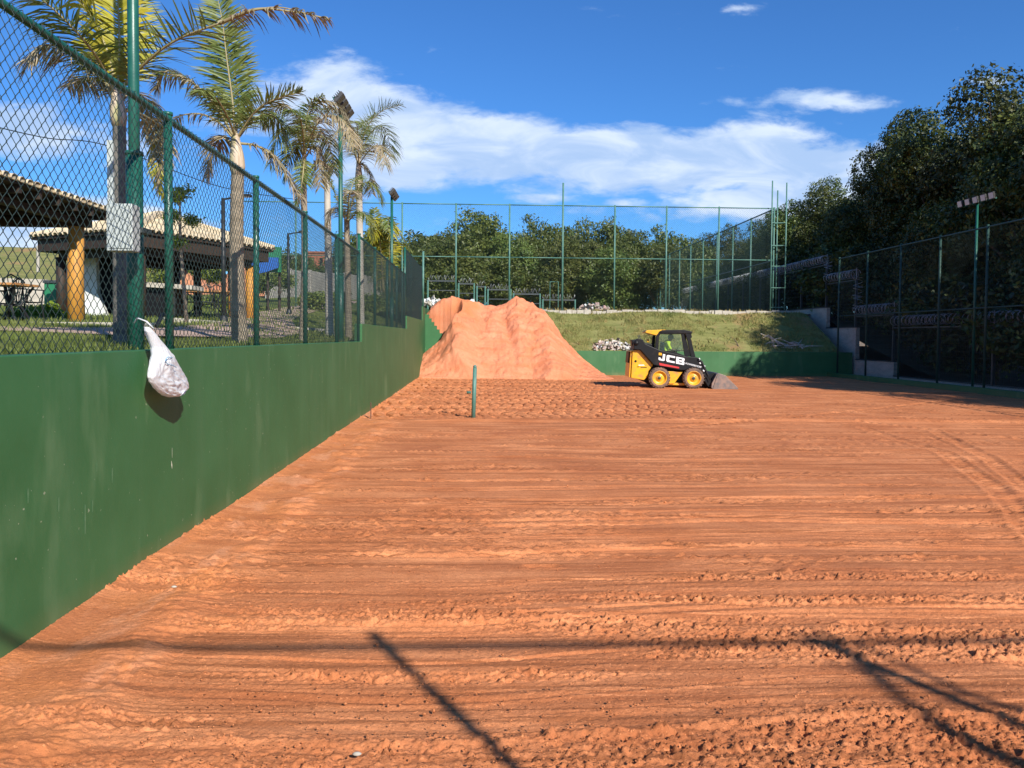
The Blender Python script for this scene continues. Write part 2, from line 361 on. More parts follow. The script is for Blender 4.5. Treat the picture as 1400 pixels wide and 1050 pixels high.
M['upper'] = soil('dry_soil', (.34, .25, .15), (.4, .3, .2), (.3, .2, .12))
M['floor_dark'] = soil('leaf_litter', (.06, .05, .03), (.09, .07, .04), (.05, .04, .02))
M['path'] = soil('pink_paving', (.48, .34, .26), (.55, .40, .31), (.42, .29, .22), bump=.01)
M['earth'] = soil('orange_earth', (.5, .22, .12), (.42, .17, .09), (.55, .28, .15))

# ------------------------------------------------------------------ court ground
WX = -2.42       # face of the left wall
def pile_h(X, Y):
    """height of the sand heap"""
    g = np.clip((Y-32.35-.25*np.sin(X*1.3)-.15*np.sin(X*3.1+1))/4.3, 0, 1)
    xc = .9+(X-.9)/(1+.03*(1-g)+.08)
    cx = [-3.4, -2.7, -2.3, -1.8, -1.1, -.5, .3, 1.16, 1.66, 2.3, 2.8, 3.5, 4.2, 4.9, 5.4]
    cz = [2.5, 2.6, 2.8, 3.15, 3.55, 3.30, 3.15, 3.2, 3.55, 3.25, 2.85, 1.80, 1.05, .35, -.2]
    z = np.interp(xc, cx, cz)
    gg = g**.88
    r = z*gg
    back = np.clip((Y-37.0)/3.4, 0, 1)
    r = np.where(Y > 37.0, z*(1-back)+back*1.0, r)
    cap = np.interp(X+.12*np.sin(Y*4), [-2.6, -2.2, -1.55, -1.1, -.3], [.75, .95, 1.55, 2.3, 4.6])
    r = np.where(Y < 36.35, np.minimum(r, cap*np.clip((Y-32.3)/2.2, 0, 1)), r)
    r = np.where((Y > 36.35) & (X < -2.2), r-(-2.2-X)*1.0, r)
    p = np.c_[X.ravel(), Y.ravel()]
    n = (fbmn(p*np.array([1.6, 1.0]), 5, 5)-.5).reshape(X.shape)
    gul = np.exp(-((X-1.15-.35*np.sin(Y*.8))/.22)**2)*.22*np.sin(np.clip(g, 0, 1)*math.pi)
    rid = np.exp(-((X-.62-.3*np.sin(Y*.7))/.3)**2)*.16*np.sin(np.clip(g, 0, 1)*math.pi)
    return np.where(r > 0, r-gul+rid+n*.30*np.clip(g*2, 0, 1)*np.clip(r, 0, 1), r)
def court_height(X, Y):
    """relief of the raked clay"""
    sh = X.shape; ys = Y[:, 0]; p = np.c_[X.ravel(), Y.ravel()]
    def fb(sx, sy, o, sd, g=.5): return fbmn(p*np.array([sx, sy]), o, sd, g).reshape(sh)
    H = (fb(.35, .35, 3, 1)-.5)*.05
    wob = fb(.5, .25, 2, 9)-.5
    rs = random.Random(3); y = 1.5
    while y < 31:                                   # furrows and scraper lines running across the court
        y += rs.uniform(.03, .17)*(1+y*.04)
        x0 = rs.choice([rs.uniform(-1.75, -1.1), rs.uniform(-1.9, 0), rs.uniform(-2, 8)]); x1 = x0+rs.uniform(1.5, 14); w = rs.uniform(.007, .022)*(1+y*.08)
        a = rs.choice([-1, 1, 1])*rs.uniform(.003, .011)*(1+y*.045); slope = rs.uniform(-.012, .02)
        sel = (ys > y-.7) & (ys < y+.7)
        if not sel.any(): continue
        XX = X[sel]; YY = Y[sel]; d = (YY-y-slope*XX-wob[sel]*.35)/w
        win = 1/(1+np.exp(-(XX-x0)*6))/(1+np.exp((XX-x1)*6))
        H[sel] += a*(np.exp(-d*d)-.7*np.exp(-(d-1.6)**2))*win
    for yy_, a, w in ((3.42, .018, .03), (4.75, .014, .02), (6.3, .014, .025), (8.4, .018, .04), (11.2, .02, .05), (16.2, .05, .16)):
        d = (Y-yy_-wob*.3-.012*X)/w; H += a*np.exp(-d*d)*(np.clip(X+1.6, 0, 1))
    near = fb(.4, 4.5, 3, 21)
    strip = np.clip((near-.47)*6, .12, 1)
    strip = np.maximum(strip*.75, np.clip((3.50+.02*X+wob*.6-Y)*4, 0, 1)*np.clip((X+1.9)*.8, .35, 1))
    c0 = fb(14, 17, 2, 33); c1 = fb(40, 46, 3, 31, .6); c2 = fb(95, 95, 2, 41)
    lump = (np.clip(c1-.50, 0, 1)*.15-np.clip(.44-c1, 0, 1)*.13)*(.45+1.6*np.clip(c0-.38, 0, 1))+(c2-.5)*.010
    fade = np.clip(1.1-Y/30, .4, 1)*(1+np.clip((Y-5)/14, 0, 1)*.8)
    H += lump*strip*fade*np.clip(.55+(Y-2.6)*.25, .55, 1)+(c2-.5)*.005
    for (y0, w, per, x0, x1, a) in ((2.85, .12, .07, .2, 4, .007), (4.95, .10, .09, 2.0, 17, .008), (5.12, .06, .09, 3, 17, .008), (7.3, .14, .13, 1.0, 17, .010), (9.6, .16, .15, 2, 17, .012),
                                   (12.8, .2, .2, 3, 17, .016), (20.5, .22, .24, -2.2, 17, .02), (23.2, .22, .24, 3, 17, .02)):
        d = np.abs(Y-y0-.01*X-wob*.1)/w; lug = np.sin(2*math.pi*(X/per+d*.6)); wn_ = np.clip(1-d*d, 0, 1)*((X > x0) & (X < x1))
        H += a*np.clip(lug, -.6, .5)*wn_*np.clip(fb(1.1, 2, 2, 88)*2.4-.6, 0, 1)
    # tread marks fanning out to the foot of the heap
    reg = np.clip((Y-16.9)*2, 0, 1)*np.clip((33.6-Y)*.7, 0, 1)/(1+np.exp((X-4.2-(33-Y)*.02)*2.2))
    zz = np.abs(((Y/1.5+.10*np.sin(X*2)) % 1)-.5)
    ph_ = X/.28+zz*1.5+.35*(fb(.8, .8, 2, 52)-.5)*1.5
    gr = (np.clip(np.sin(2*math.pi*ph_), .5, 1)-.5)/.5
    H += reg*(-.075*gr*np.clip(fb(1.3, .9, 3, 53)*2.6-.4, .35, 1)+(fb(9, 9, 3, 51)-.5)*.045)
    row = np.exp(-((Y-16.75)/.16)**2)*((X > -.1) & (X < 3.6)); H -= row*.10*np.clip(np.sin(2*math.pi*X/.28)-.3, 0, 1)
    def track(pts, w, a, per=.17):
        nonlocal H
        q = np.array(pts); acc = 0
        x0, x1 = q[:, 0].min()-1, q[:, 0].max()+1; y0, y1 = q[:, 1].min()-1, q[:, 1].max()+1
        sel = (X > x0) & (X < x1) & (Y > y0) & (Y < y1); PX, PY = X[sel], Y[sel]; d_ = np.full(PX.shape, 9.); t_ = np.zeros(PX.shape)
        for i in range(len(q)-1):
            a_, b_ = q[i], q[i+1]; s_ = b_-a_; l = np.hypot(*s_); tt = np.clip(((PX-a_[0])*s_[0]+(PY-a_[1])*s_[1])/l/l, 0, 1)
            dd = np.hypot(PX-a_[0]-tt*s_[0], PY-a_[1]-tt*s_[1]); m_ = dd < d_; d_[m_] = dd[m_]; t_[m_] = acc+tt[m_]*l; acc += l
        k_ = np.clip(1-(d_/w)**2, 0, 1); edge = np.exp(-((d_-w)/.03)**2)
        H[sel] += (-.014*np.sign(k_)*k_+a*k_*np.sin(2*math.pi*(t_/per+d_/w*.5))+edge*.012)
    def Wp(*px): return [tuple(onZ(x, y, 0)[:2]) for x, y in px]
    track(Wp((1180, 585), (1290, 618), (1360, 668), (1440, 760)), .15, .013)
    track(Wp((1280, 590), (1350, 625), (1430, 690)), .14, .013)
    track(Wp((1000, 560), (1150, 575), (1400, 600)), .16, .02, .2)
    track(Wp((840, 590), (1100, 570), (1300, 548)), .16, .02, .2)
    for px, py in ((1345, 885), (1180, 855), (1400, 905), (740, 775), (700, 720), (870, 700)):
        c = onZ(px, py, 0); d = ((X-c.x)/.13)**2+((Y-c.y)/.055)**2; H += -.018*np.exp(-d*d)+.010*np.exp(-((d-1.6)/.5)**2)
        H += np.where(d < 1, .005*np.sin(X*150), 0)
    dx = X-WX
    H += .05*np.exp(-dx/.14)+.05*np.clip(fb(1.2, 1.2, 3, 61)-.42, 0, 1)*np.exp(-((dx-.45)/.3)**2)*3*np.clip(1.3-Y/30, .2, 1)
    H += np.exp(-((dx-.65)/.2)**2)*(fb(6, 12, 3, 71)-.45)*.07
    ph = pile_h(X, Y); H = np.where(ph > -.05, np.maximum(H, ph-.25), H)
    return np.where(Y > 35.8, np.minimum(H, .9), H)
NX1, NY1 = 4.6, 5.6
def grid_mesh(xs, ys, fn):
    X, Y = np.meshgrid(xs, ys); Z = fn(X, Y); ny, nx = X.shape; idx = np.arange(ny*nx).reshape(ny, nx)
    f = np.stack([idx[:-1, :-1], idx[:-1, 1:], idx[1:, 1:], idx[1:, :-1]], -1).reshape(-1, 4)
    return mesh_np('court_ground', np.c_[X.ravel(), Y.ravel(), Z.ravel()], f, True)
def court():
    ys = [1.2]
    while ys[-1] < 35.99: y = ys[-1]; ys.append(y+(.03 if y < 5.4 else min(max(.012, .50*y*y/1366), .06)))
    xs = [WX]
    while xs[-1] < 17.0: x = xs[-1]; xs.append(x+.034)
    ys[-1] = 36.0; xs[-1] = 17.0
    def fn(X, Y): return court_height(X, Y)-.05*((X < NX1-.06) & (Y < NY1-.06))-.12*((X < TX1-.06) & (Y > TY0+.08) & (Y < TY1-.10))
    return grid_mesh(np.array(xs), np.array(ys), fn)
TX1, TY0, TY1 = 5.4, 16.3, 32.9
def court_tread():
    return grid_mesh(np.arange(WX, TX1, .021), np.arange(TY0, TY1, .036), court_height)
def court_near():
    ys = [1.75]
    while ys[-1] < NY1: y = ys[-1]; ys.append(y+max(.0062, .30*y*y/1366))
    return grid_mesh(np.arange(WX, NX1, .0095), np.array(ys), court_height)
link('court_ground', court(), M['clay'], kind='structure')
link('court_ground', court_near(), M['clay'], kind='structure')
link('court_ground', court_tread(), M['clay'], kind='structure')
g = MB(); g.box(-900, 900, -900, 1.2, -.9, -.02); g.build('ground', M['clay'], kind='structure')
g = MB(); g.box(-900, 900, 1.2, 1800, -2.5, -.7); g.build('far_ground', M['upper'], kind='structure')

# heap
ny, nx = 260, 330
X, Y = np.meshgrid(np.linspace(WX+.0, 6.6, nx), np.linspace(32.0, 40.4, ny))
ph = pile_h(X, Y)
lum = (fbmn(np.c_[X.ravel(), Y.ravel()]*5, 4, 77)-.5).reshape(X.shape)
lum2 = (fbmn(np.c_[X.ravel()*2.2+Y.ravel(), Y.ravel()*1.1]*1.6, 4, 79)-.5).reshape(X.shape)
ph = ph+np.where(ph > .1, lum*.16+np.abs(lum2)*-.12, 0)
ph = np.where(ph < .02, -.35, ph)
idx = np.arange(ny*nx).reshape(ny, nx)
f = np.stack([idx[:-1, :-1], idx[:-1, 1:], idx[1:, 1:], idx[1:, :-1]], -1).reshape(-1, 4)
link('sand_heap', mesh_np('sand_heap', np.c_[X.ravel(), Y.ravel(), ph.ravel()], f, True), M['pile'],
     label='tall twin-peaked heap of orange sand against the back wall', cat='sand heap')

# clods and small stones in the foreground
def clods():
    vs, fs = [], []
    ico_v = np.array([(0, 0, 1), (.9, 0, .2), (.25, .85, .2), (-.75, .5, .15), (-.7, -.55, .2), (.3, -.85, .15), (0, 0, -.6)])
    ico_f = np.array([(0, 1, 2), (0, 2, 3), (0, 3, 4), (0, 4, 5), (0, 5, 1), (6, 2, 1), (6, 3, 2), (6, 4, 3), (6, 5, 4), (6, 1, 5)])
    r = RNG; n = 22000
    for i in range(n):
        y = 1.9+abs(r.normal())*1.0 if i < 16000 else r.uniform(2, 13)
        x = r.uniform(WX+.05, 5.5 if y < 6 else 9)
        s = abs(r.normal())*.0028+.0018
        if r.random() < .015: s *= 2.0
        k = r.uniform(.6, 1.3, 3)*s; a = r.uniform(0, 6.28); c_, s_ = math.cos(a), math.sin(a)
        v = ico_v*(1+r.uniform(-.25, .25, ico_v.shape))*k
        v = np.c_[v[:, 0]*c_-v[:, 1]*s_+x, v[:, 0]*s_+v[:, 1]*c_+y, v[:, 2]+s*.3+.006]
        vs.append(v); fs.append(ico_f+7*i)
    return mesh_np('clods', np.concatenate(vs), np.concatenate(fs))
link('soil_clods', clods(), M['clay'], label='loose crumbs of red soil scattered over the near court', kind='stuff')

# ------------------------------------------------------------------ terrain
def park_z(X, Y):
    d = np.maximum(-X-2.5, 0)
    yt = np.where(Y < 55, .0008*np.clip(Y, 0, 55)**2, .0008*55**2+(Y-55)*.02)
    return 1.555+.03*d+yt*np.minimum(1, d/3)
def pz(x, y): return float(park_z(np.array([x]), np.array([y]))[0])
def sheet(name, x0, x1, y0, y1, nx, ny, fn, m, amp=.03, sc=1.0, **k):
    X, Y = np.meshgrid(np.linspace(x0, x1, nx), np.linspace(y0, y1, ny))
    Z = fn(X, Y)+(fbmn(np.c_[X.ravel(), Y.ravel()]*sc, 4, 3).reshape(X.shape)-.5)*amp
    idx = np.arange(ny*nx).reshape(ny, nx); f = np.stack([idx[:-1, :-1], idx[:-1, 1:], idx[1:, 1:], idx[1:, :-1]], -1).reshape(-1, 4)
    return link(name, mesh_np(name, np.c_[X.ravel(), Y.ravel(), Z.ravel()], f, True), m, **k)
sheet('park_lawn', -60, -2.6, -6, 120, 220, 260, park_z, M['lawn'], .05, 1.2, kind='structure')
def bank_z(X, Y):
    zt = 1.03+.005*X
    return np.minimum(zt+(Y-36.15)*.445+.10*np.sin(X*.9)*np.clip((Y-36.4), 0, 1), 2.98)
sheet('grass_bank', -2.57, 16.5, 36.14, 41.0, 200, 90, bank_z, M['grass'], .10, 1.5, kind='structure')
sheet('upper_ground', -60, 140, 41.0, 420, 60, 60, lambda X, Y: 2.97+0*X, M['upper'], .1, .2, kind='structure')
def forest_z(X, Y):
    return np.interp(Y, [-10, 30, 36, 40, 60, 130], [.1, .2, 1.6, 2.8, 3.0, 3.2])+np.clip(X-18, 0, 60)*.03
sheet('forest_floor', 17.36, 120, -20, 130, 60, 80, forest_z, M['floor_dark'], .3, .4, kind='structure')
# hill at the far left
def hill_z(X, Y): return 2.4+np.clip((Y-36)/22, 0, 1)**1.2*5.2+(-X-24)*.02
sheet('grass_hill', -90, -19, 34, 75, 80, 50, hill_z, M['grass'], .5, .3, kind='structure')
# paved path in the park
pts = [onZ(x, y, 1.62) for x, y in ((60, 474), (150, 471), (240, 473), (330, 473))]
def ribbon(name, cl, w, m, zo=.02, **k):
    b = MB(); v = []; n = 0
    cl = [Vector((x, y, 0)) for x, y in cl]
    dense = []
    for i in range(len(cl)-1):
        for t in range(12): dense.append(cl[i].lerp(cl[i+1], t/12))
    dense.append(cl[-1])
    for i, p in enumerate(dense):
        t = (dense[min(i+1, len(dense)-1)]-dense[max(i-1, 0)]).normalized(); sd = Vector((-t.y, t.x, 0))
        for s_ in (-1, -.33, .33, 1):
            q = p+sd*(w/2*s_); v.append((q.x, q.y, pz(q.x, q.y)+zo))
    f = [(i*4+j, (i+1)*4+j, (i+1)*4+j+1, i*4+j+1) for i in range(len(dense)-1) for j in range(3)]
    b.add(v, f); return b.build(name, m, **k)
ribbon('paved_path', [(-12, 7.2), (-7.5, 8.6), (-5, 10.5), (-4.3, 13.5), (-4.9, 18), (-6.5, 24), (-7.6, 30), (-8.6, 40), (-8.5, 52)], 1.9, M['path'], .035, kind='structure')

# ------------------------------------------------------------------ walls
w = MB()
Z1, Z2, Z3, Z4 = 1.585, 1.95, 2.38, 2.98
for y0, y1, zt in ((-6, 16.75, Z1), (16.75, 27.05, Z2), (27.05, 34.5, Z3), (34.5, 60, Z4)):
    w.box(WX-.16, WX, y0, y1, -.4, zt)
sw_ = w.build('court_side_wall', M['court_wall'], label='long green painted wall stepping up beside the clay court', cat='wall', bevel=.006)
for pts_ in (((235, 612), (235, 626)), ((234, 630), (235, 641)), ((153, 640), (153, 660)), ((132, 632), (132, 645)), ((38, 668), (38, 688)), ((116, 690), (116, 730)), ((126, 684), (126, 700)), ((80, 680), (80, 700))):
    a, b_ = onX(*pts_[0], WX), onX(*pts_[1], WX); wd = .007 if pts_[0][0] > 200 else .018
    v = [(WX+.002, a.y-wd*.3, a.z), (WX+.002, a.y+wd*.3, a.z), (WX+.002, b_.y+wd*.5, (a.z+b_.z)/2), (WX+.002, b_.y+wd*.2, b_.z), (WX+.002, b_.y-wd*.3, b_.z), (WX+.002, a.y-wd*.6, (a.z+b_.z)/2)]
    MB().add(v, [(0, 1, 2, 3, 4, 5)]).build('paint_drip', M['drip'] if pts_[0][0] > 200 else M['smudge'], sw_)
w = MB(); w.box(WX+.001, 17.0, 36.0, 36.15, -.4, 1.10); w.build('court_end_wall', M['court_wall'], label='low green painted wall below the grass bank', cat='wall', bevel=.006)
w = MB(); st_ = [(-1.3, .3), (-1.3, 1.35)]
for q in range(8): st_ += [(-1.42-.12*q, 1.35+.165*q), (-1.42-.12*q, 1.35+.165*(q+1))]
st_ += [(WX+.002, 2.70), (WX+.002, .3)]
w.prism(st_, 36.152, 36.30); w.build('corner_wall', M['court_wall'], label='short taller green wall stub with a stepped edge behind the sand heap', cat='wall')
w = MB(); w.box(15.82, 15.98, -3, 35.995, -.3, .20); w.build('side_kerb', M['court_wall'], label='low green kerb under the right-hand court fence', cat='kerb', bevel=.005)
k = MB(); rr = random.Random(5); x = -2.4
while x < 15.6:
    l = rr.uniform(.25, .6); z0 = 2.93+.004*x; k.box(x, x+l-.02, 40.42+rr.uniform(-.04, .04), 40.75, z0-.2, z0+rr.uniform(.08, .18)); x += l
cr_ = k.build('crest_kerb', M['slab'], label='broken pale concrete kerb along the top of the bank', cat='kerb', bevel=.01)

# ------------------------------------------------------------------ chain link
def chain_panel(L_, H_, dia=.075, r=.0019, ns=3, dh=None):
    """zigzag wires in the YZ plane, woven with a small offset in X"""
    dh = dh or dia; h2 = dh/2; w2 = dia/2
    nseg = int(round(H_/h2)); nw = int(round(L_/w2)); h2 = H_/nseg; w2 = L_/nw
    zz = np.arange(nseg+1)*h2; V = []; Fc = []
    base = np.arange(nseg)[:, None]*ns
    for i in range(nw):
        ph = i % 2
        t = (np.arange(nseg+1)+ph) % 2
        y = i*w2+t*w2; xo = np.where(t == 1, .0022, -.0022)
        ring = []
        for k_ in range(ns):
            a = 2*math.pi*k_/ns+.5
            ring.append(np.c_[xo+r*math.cos(a), y+r*math.sin(a)*1.25, zz])
        v = np.stack(ring, 1).reshape(-1, 3)
        o_ = i*(nseg+1)*ns
        for k_ in range(ns):
            a0 = base[:, 0]+k_; a1 = base[:, 0]+(k_+1) % ns
            Fc.append(np.stack([a0, a1, a1+ns, a0+ns], -1)+o_)
        V.append(v)
    return mesh_np('chain_mesh', np.concatenate(V), np.concatenate(Fc))
LS = 2.54
meshA = chain_panel(LS, 1.82, .085, .0029); meshA.materials.append(M['wire'])
meshB = chain_panel(LS, 2.24, .085, .0029); meshB.materials.append(M['wire'])
def side_fence(name, y0, n, zb, zt, me, label, step=LS, post_r=.034, rail_r=.026, X=-2.5, mtx=M['pipe'], cap=.05, first=True, hmesh=None):
    t = thing(name, (X, y0, zb), label, 'fence')
    for i in range(n+1):
        if i == 0 and not first: continue
        y = y0+i*step
        MB().tube([(X, y, zb), (X, y, zt+cap)], post_r, 12).build('post', mtx, t, smooth=True)
        MB().lathe([(0, .012), (post_r*1.15, .006), (post_r*1.15, -.02), (post_r, -.02)], (X, y, zt+cap), 12).build('post_cap', mtx, t, smooth=True)
    MB().tube([(X, y0, zt), (X, y0+n*step, zt)], rail_r, 10).build('top_rail', mtx, t, smooth=True)
    for i in range(n):
        o = bpy.data.objects.new('mesh_panel', me); COL.objects.link(o); o.parent = t
        o.location = Vector((X+post_r+.004, y0+i*step, zb+.005))-Vector(t.location)
        sc_ = (zt-zb-.005)/hmesh; o.scale = (1, step/LS, sc_)
    # mesh knuckles wrapped over the rail
    b = MB()
    for j in range(int(n*step/.096)):
        if y0+j*.096 > 13.5: break
        a = y0+j*.096; b.tube([(X+.034, a, zt-.02), (X+.02, a+.01, zt+.028), (X-.02, a+.02, zt+.03), (X-.034, a+.03, zt-.02)], .0028, 4)
    if b.v: o = b.build('tie_wire', M['wire'], t, kind='stuff')
    return t
side_fence('chain_link_fence', 16.77-LS*8, 8, Z1, 3.42, meshA, 'nearest green chain link fence panels on the side wall', hmesh=1.82)
side_fence('chain_link_fence', 16.80+.05, 4, Z2, 3.76, meshA, 'second, middle stretch of chain link fence on the side wall', hmesh=1.82)
side_fence('chain_link_fence', 27.12, 3, Z3, 4.62, meshB, 'tallest far stretch of chain link fence on the side wall', step=2.5, hmesh=2.24)
t = thing('corner_post', (-2.5, 35.9, Z4), 'tall green corner post where the side fence meets the upper court', 'post')
MB().tube([(-2.5, 35.9, Z4), (-2.5, 35.9, 5.45)], .045, 12).build('post', M['pipe_far'], t, smooth=True)
MB().lathe([(0, .02), (.055, .01), (.055, -.02)], (-2.5, 35.9, 5.45), 12).build('post_cap', M['pipe_far'], t)

# right-hand fence
meshR = chain_panel(2.6, 2.5, .12, .0022); meshR.materials.append(M['wire'])
RX = 15.9
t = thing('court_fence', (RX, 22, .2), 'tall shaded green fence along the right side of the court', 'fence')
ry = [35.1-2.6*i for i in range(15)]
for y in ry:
    MB().tube([(RX, y, .2), (RX, y, 5.32)], .04, 10).build('post', M['pipe_shaded'], t, smooth=True)
MB().tube([(RX, ry[-1], 5.25), (RX, 35.1, 5.25)], .028, 8).build('top_rail', M['pipe_shaded'], t, smooth=True)
MB().tube([(RX, ry[-1], 2.72), (RX, 35.1, 2.72)], .024, 8).build('middle_rail', M['pipe_shaded'], t, smooth=True)
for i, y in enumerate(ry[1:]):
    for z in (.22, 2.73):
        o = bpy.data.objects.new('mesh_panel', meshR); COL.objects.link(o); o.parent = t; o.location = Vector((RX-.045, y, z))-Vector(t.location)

# end fence on the crest of the bank
BY = 40.85
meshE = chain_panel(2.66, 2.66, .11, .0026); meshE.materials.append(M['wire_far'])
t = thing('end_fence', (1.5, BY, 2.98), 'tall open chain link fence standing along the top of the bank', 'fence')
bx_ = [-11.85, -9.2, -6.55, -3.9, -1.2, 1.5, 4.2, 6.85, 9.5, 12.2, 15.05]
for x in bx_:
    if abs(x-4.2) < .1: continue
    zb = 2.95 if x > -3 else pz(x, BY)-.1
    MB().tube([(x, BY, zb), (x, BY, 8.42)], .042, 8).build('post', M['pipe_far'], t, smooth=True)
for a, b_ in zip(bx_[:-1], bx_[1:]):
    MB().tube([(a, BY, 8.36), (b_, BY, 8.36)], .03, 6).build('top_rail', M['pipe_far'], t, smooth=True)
    MB().tube([(a, BY, 5.72), (b_, BY, 5.72)], .026, 6).build('middle_rail', M['pipe_far'], t, smooth=True)
for a, b_ in zip(bx_[:-1], bx_[1:]):
    for z in (3.05, 5.72):
        o = bpy.data.objects.new('mesh_panel', meshE); COL.objects.link(o); o.parent = t
        o.location = Vector((a, BY+.045, z))-Vector(t.location); o.rotation_euler = (0, 0, -math.pi/2); o.scale = (1, (b_-a)/2.66, 1)
t = thing('tall_mast', (4.2, BY, 2.95), 'single tall green pole rising above the middle of the end fence', 'pole')
MB().tube([(4.2, BY, 2.9), (4.2, BY, 9.5)], [.055, .045], 10).build('pole', M['pipe_far'], t, smooth=True)
MB().box(4.1, 4.3, BY-.1, BY+.1, 2.96, 2.99).build('base_plate', M['pipe_far'], t)
t = thing('gate_frame', (3.85, 41.4, 2.97), 'thin empty green pipe frame left of the tall pole', 'gate')
MB().tube([(3.62, 41.4, 2.95), (3.62, 41.4, 4.55)], .02, 6).build('upright', M['pipe_far'], t)
MB().tube([(4.05, 41.4, 2.95), (4.05, 41.4, 4.55)], .02, 6).build('upright', M['pipe_far'], t)
MB().tube([(3.62, 41.4, 4.55), (4.05, 41.4, 4.55)], .02, 6).build('crossbar', M['pipe_far'], t)

# fence of the upper court running away at the right
t = thing('upper_court_fence', (15.1, 60, 2.98), 'tall green fence running away along the upper court', 'fence')
uy = [41.3+3.2*i for i in range(17)]
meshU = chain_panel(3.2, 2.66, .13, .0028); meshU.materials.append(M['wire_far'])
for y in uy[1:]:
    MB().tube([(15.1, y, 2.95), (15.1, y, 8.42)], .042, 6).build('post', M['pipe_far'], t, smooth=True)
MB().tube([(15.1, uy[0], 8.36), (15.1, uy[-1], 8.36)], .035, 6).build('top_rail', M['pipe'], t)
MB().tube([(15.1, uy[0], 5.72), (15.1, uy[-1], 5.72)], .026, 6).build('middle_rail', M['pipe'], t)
for y in uy[:-1]:
    for z in (3.05, 5.72):
        o = bpy.data.objects.new('mesh_panel', meshU); COL.objects.link(o); o.parent = t; o.location = Vector((15.1, y, z))-Vector(t.location)
t = thing('upper_court_end_fence', (3, 92.5, 2.98), 'distant green fence closing the far end of the upper court', 'fence')
for i in range(9):
    MB().tube([(15.1-3*i, 92.6, 2.95), (15.1-3*i, 92.6, 8.42)], .05, 6).build('post', M['pipe_far'], t)
MB().tube([(-9, 92.6, 8.36), (15.1, 92.6, 8.36)], .035, 6).build('top_rail', M['pipe'], t)
# lattice masts
def lattice(x, y, hs, label):
    t = thing('lattice_mast', (x, y, 2.95), label, 'mast', 'lattice masts beside the upper court')
    for i, (dx, dy, h) in enumerate(((-.36, 0, hs[0]), (.05, .35, hs[1]), (.36, -.05, hs[2]))):
        MB().tube([(x+dx, y+dy, 2.9), (x+dx, y+dy, h)], .035, 8).build('leg', M['pipe_far'], t, smooth=True)
    for z in (3.3, 4.3, 5.4, 6.45, 7.6):
        b = MB(); P = [Vector((x-.36, y, z)), Vector((x+.05, y+.35, z)), Vector((x+.36, y-.05, z))]
        for q in range(3): b.bar(P[q], P[(q+1) % 3], .045, .03)
        b.build('rung', M['pipe_far'], t)
    return t
lattice(15.2, 40.6, (9.72, 9.3, 9.62), 'nearest three-legged green lattice mast at the end of the bank')
lattice(15.35, 67.5, (8.9, 8.9, 8.9), 'second lattice mast seen through the end fence')
lattice(15.35, 88, (8.9, 8.9, 8.9), 'farthest lattice mast, small in the shade behind the fence')

# ------------------------------------------------------------------ perimeter fence with razor wire
PX = 17.2
def coil(p0, p1, r=.19, pitch=.145, n=11, flat=.55, side=Vector((1, 0, 0))):
    p0, p1 = Vector(p0), Vector(p1); d = p1-p0; l = d.length; d.normalize(); u = side.cross(d).normalized()
    turns = max(1, int(l/pitch)); pts = []; rs_ = random.Random(int(l*100))
    for i in range(turns*n+1):
        a = 2*math.pi*i/n; rr_ = r*(1+.08*math.sin(i*.37))
        pts.append(p0+d*(l*i/(turns*n)+.05*math.sin(a*.5))+u*(math.sin(a)*rr_)+side*(math.cos(a)*rr_))
    return MB().tube(pts, .010, 3, cap=False)
segs = [(-6, 32.55, .18, 2.2, .16), (32.55, 35.95, .77, 2.75, .77), (35.95, 39.1, 2.23, 4.42, 2.23), (39.1, 96, 3.25, 5.38, 3.25)]
wl = thing('perimeter_wall', (PX, 36, 0), 'stepped tan block wall under the razor wire fence', 'wall')
pf = thing('razor_wire_fence', (PX, 36, 0), 'dark stepped perimeter fence topped with coils of razor wire', 'fence')
for i, (y0, y1, zb, zt, zw) in enumerate(segs):
    MB().box(PX-.09, PX+.09, y0+.003, y1-.003, -.5, zw).build('wall_section', M['block'], wl)
    n = max(1, round((y1-y0)/3.0)); st = (y1-y0)/n
    if st*n > 20: n = int((y1-y0)/3.1); st = (y1-y0)/n
    for j in range(n+1):
        y = y0+j*st
        if i < 3 and j == n: continue
        if y > 80: continue
        y_ = y+(.06 if j == 0 else 0)
        b = MB(); b.box(PX-.13, PX-.04, y_-.045, y_+.045, zb, zt+.02); b.build('post', M['dark_steel'], pf)
        MB().tube([(PX-.085, y_, zt), (PX-.085, y_, zt+.52)], .015, 5).build('wire_bracket', M['galv'], pf)
    for zr in (zb+.02, zt-.02):
        MB().box(PX-.11, PX-.06, y0+.06, y1, zr-.025, zr+.025).build('rail', M['dark_steel'], pf)
    # welded mesh: vertical and horizontal wires, one part per section
    b = MB(); yy_ = y0+.1; stp = .11 if y1 < 45 else .16
    while yy_ < min(y1, 70): b.box(PX-.088, PX-.082, yy_, yy_+.005, zb, zt); yy_ += stp
    zz_ = zb+.1
    while zz_ < zt: b.box(PX-.090, PX-.084, y0, min(y1, 70), zz_, zz_+.005); zz_ += .2
    b.build('welded_mesh', M['dark_steel'], pf, kind='stuff')
    coil((PX-.085, y0+.05, zt+.27), (PX-.085, min(y1, 72), zt+.27)).build('razor_coil', M['galv'], pf)
for (yv, za, zb) in ((35.95, 2.95, 4.5), (39.1, 4.6, 5.5)):
    coil((PX-.12, yv-.16, za), (PX-.12, yv-.16, zb), .2, .2).build('razor_coil', M['galv'], pf)

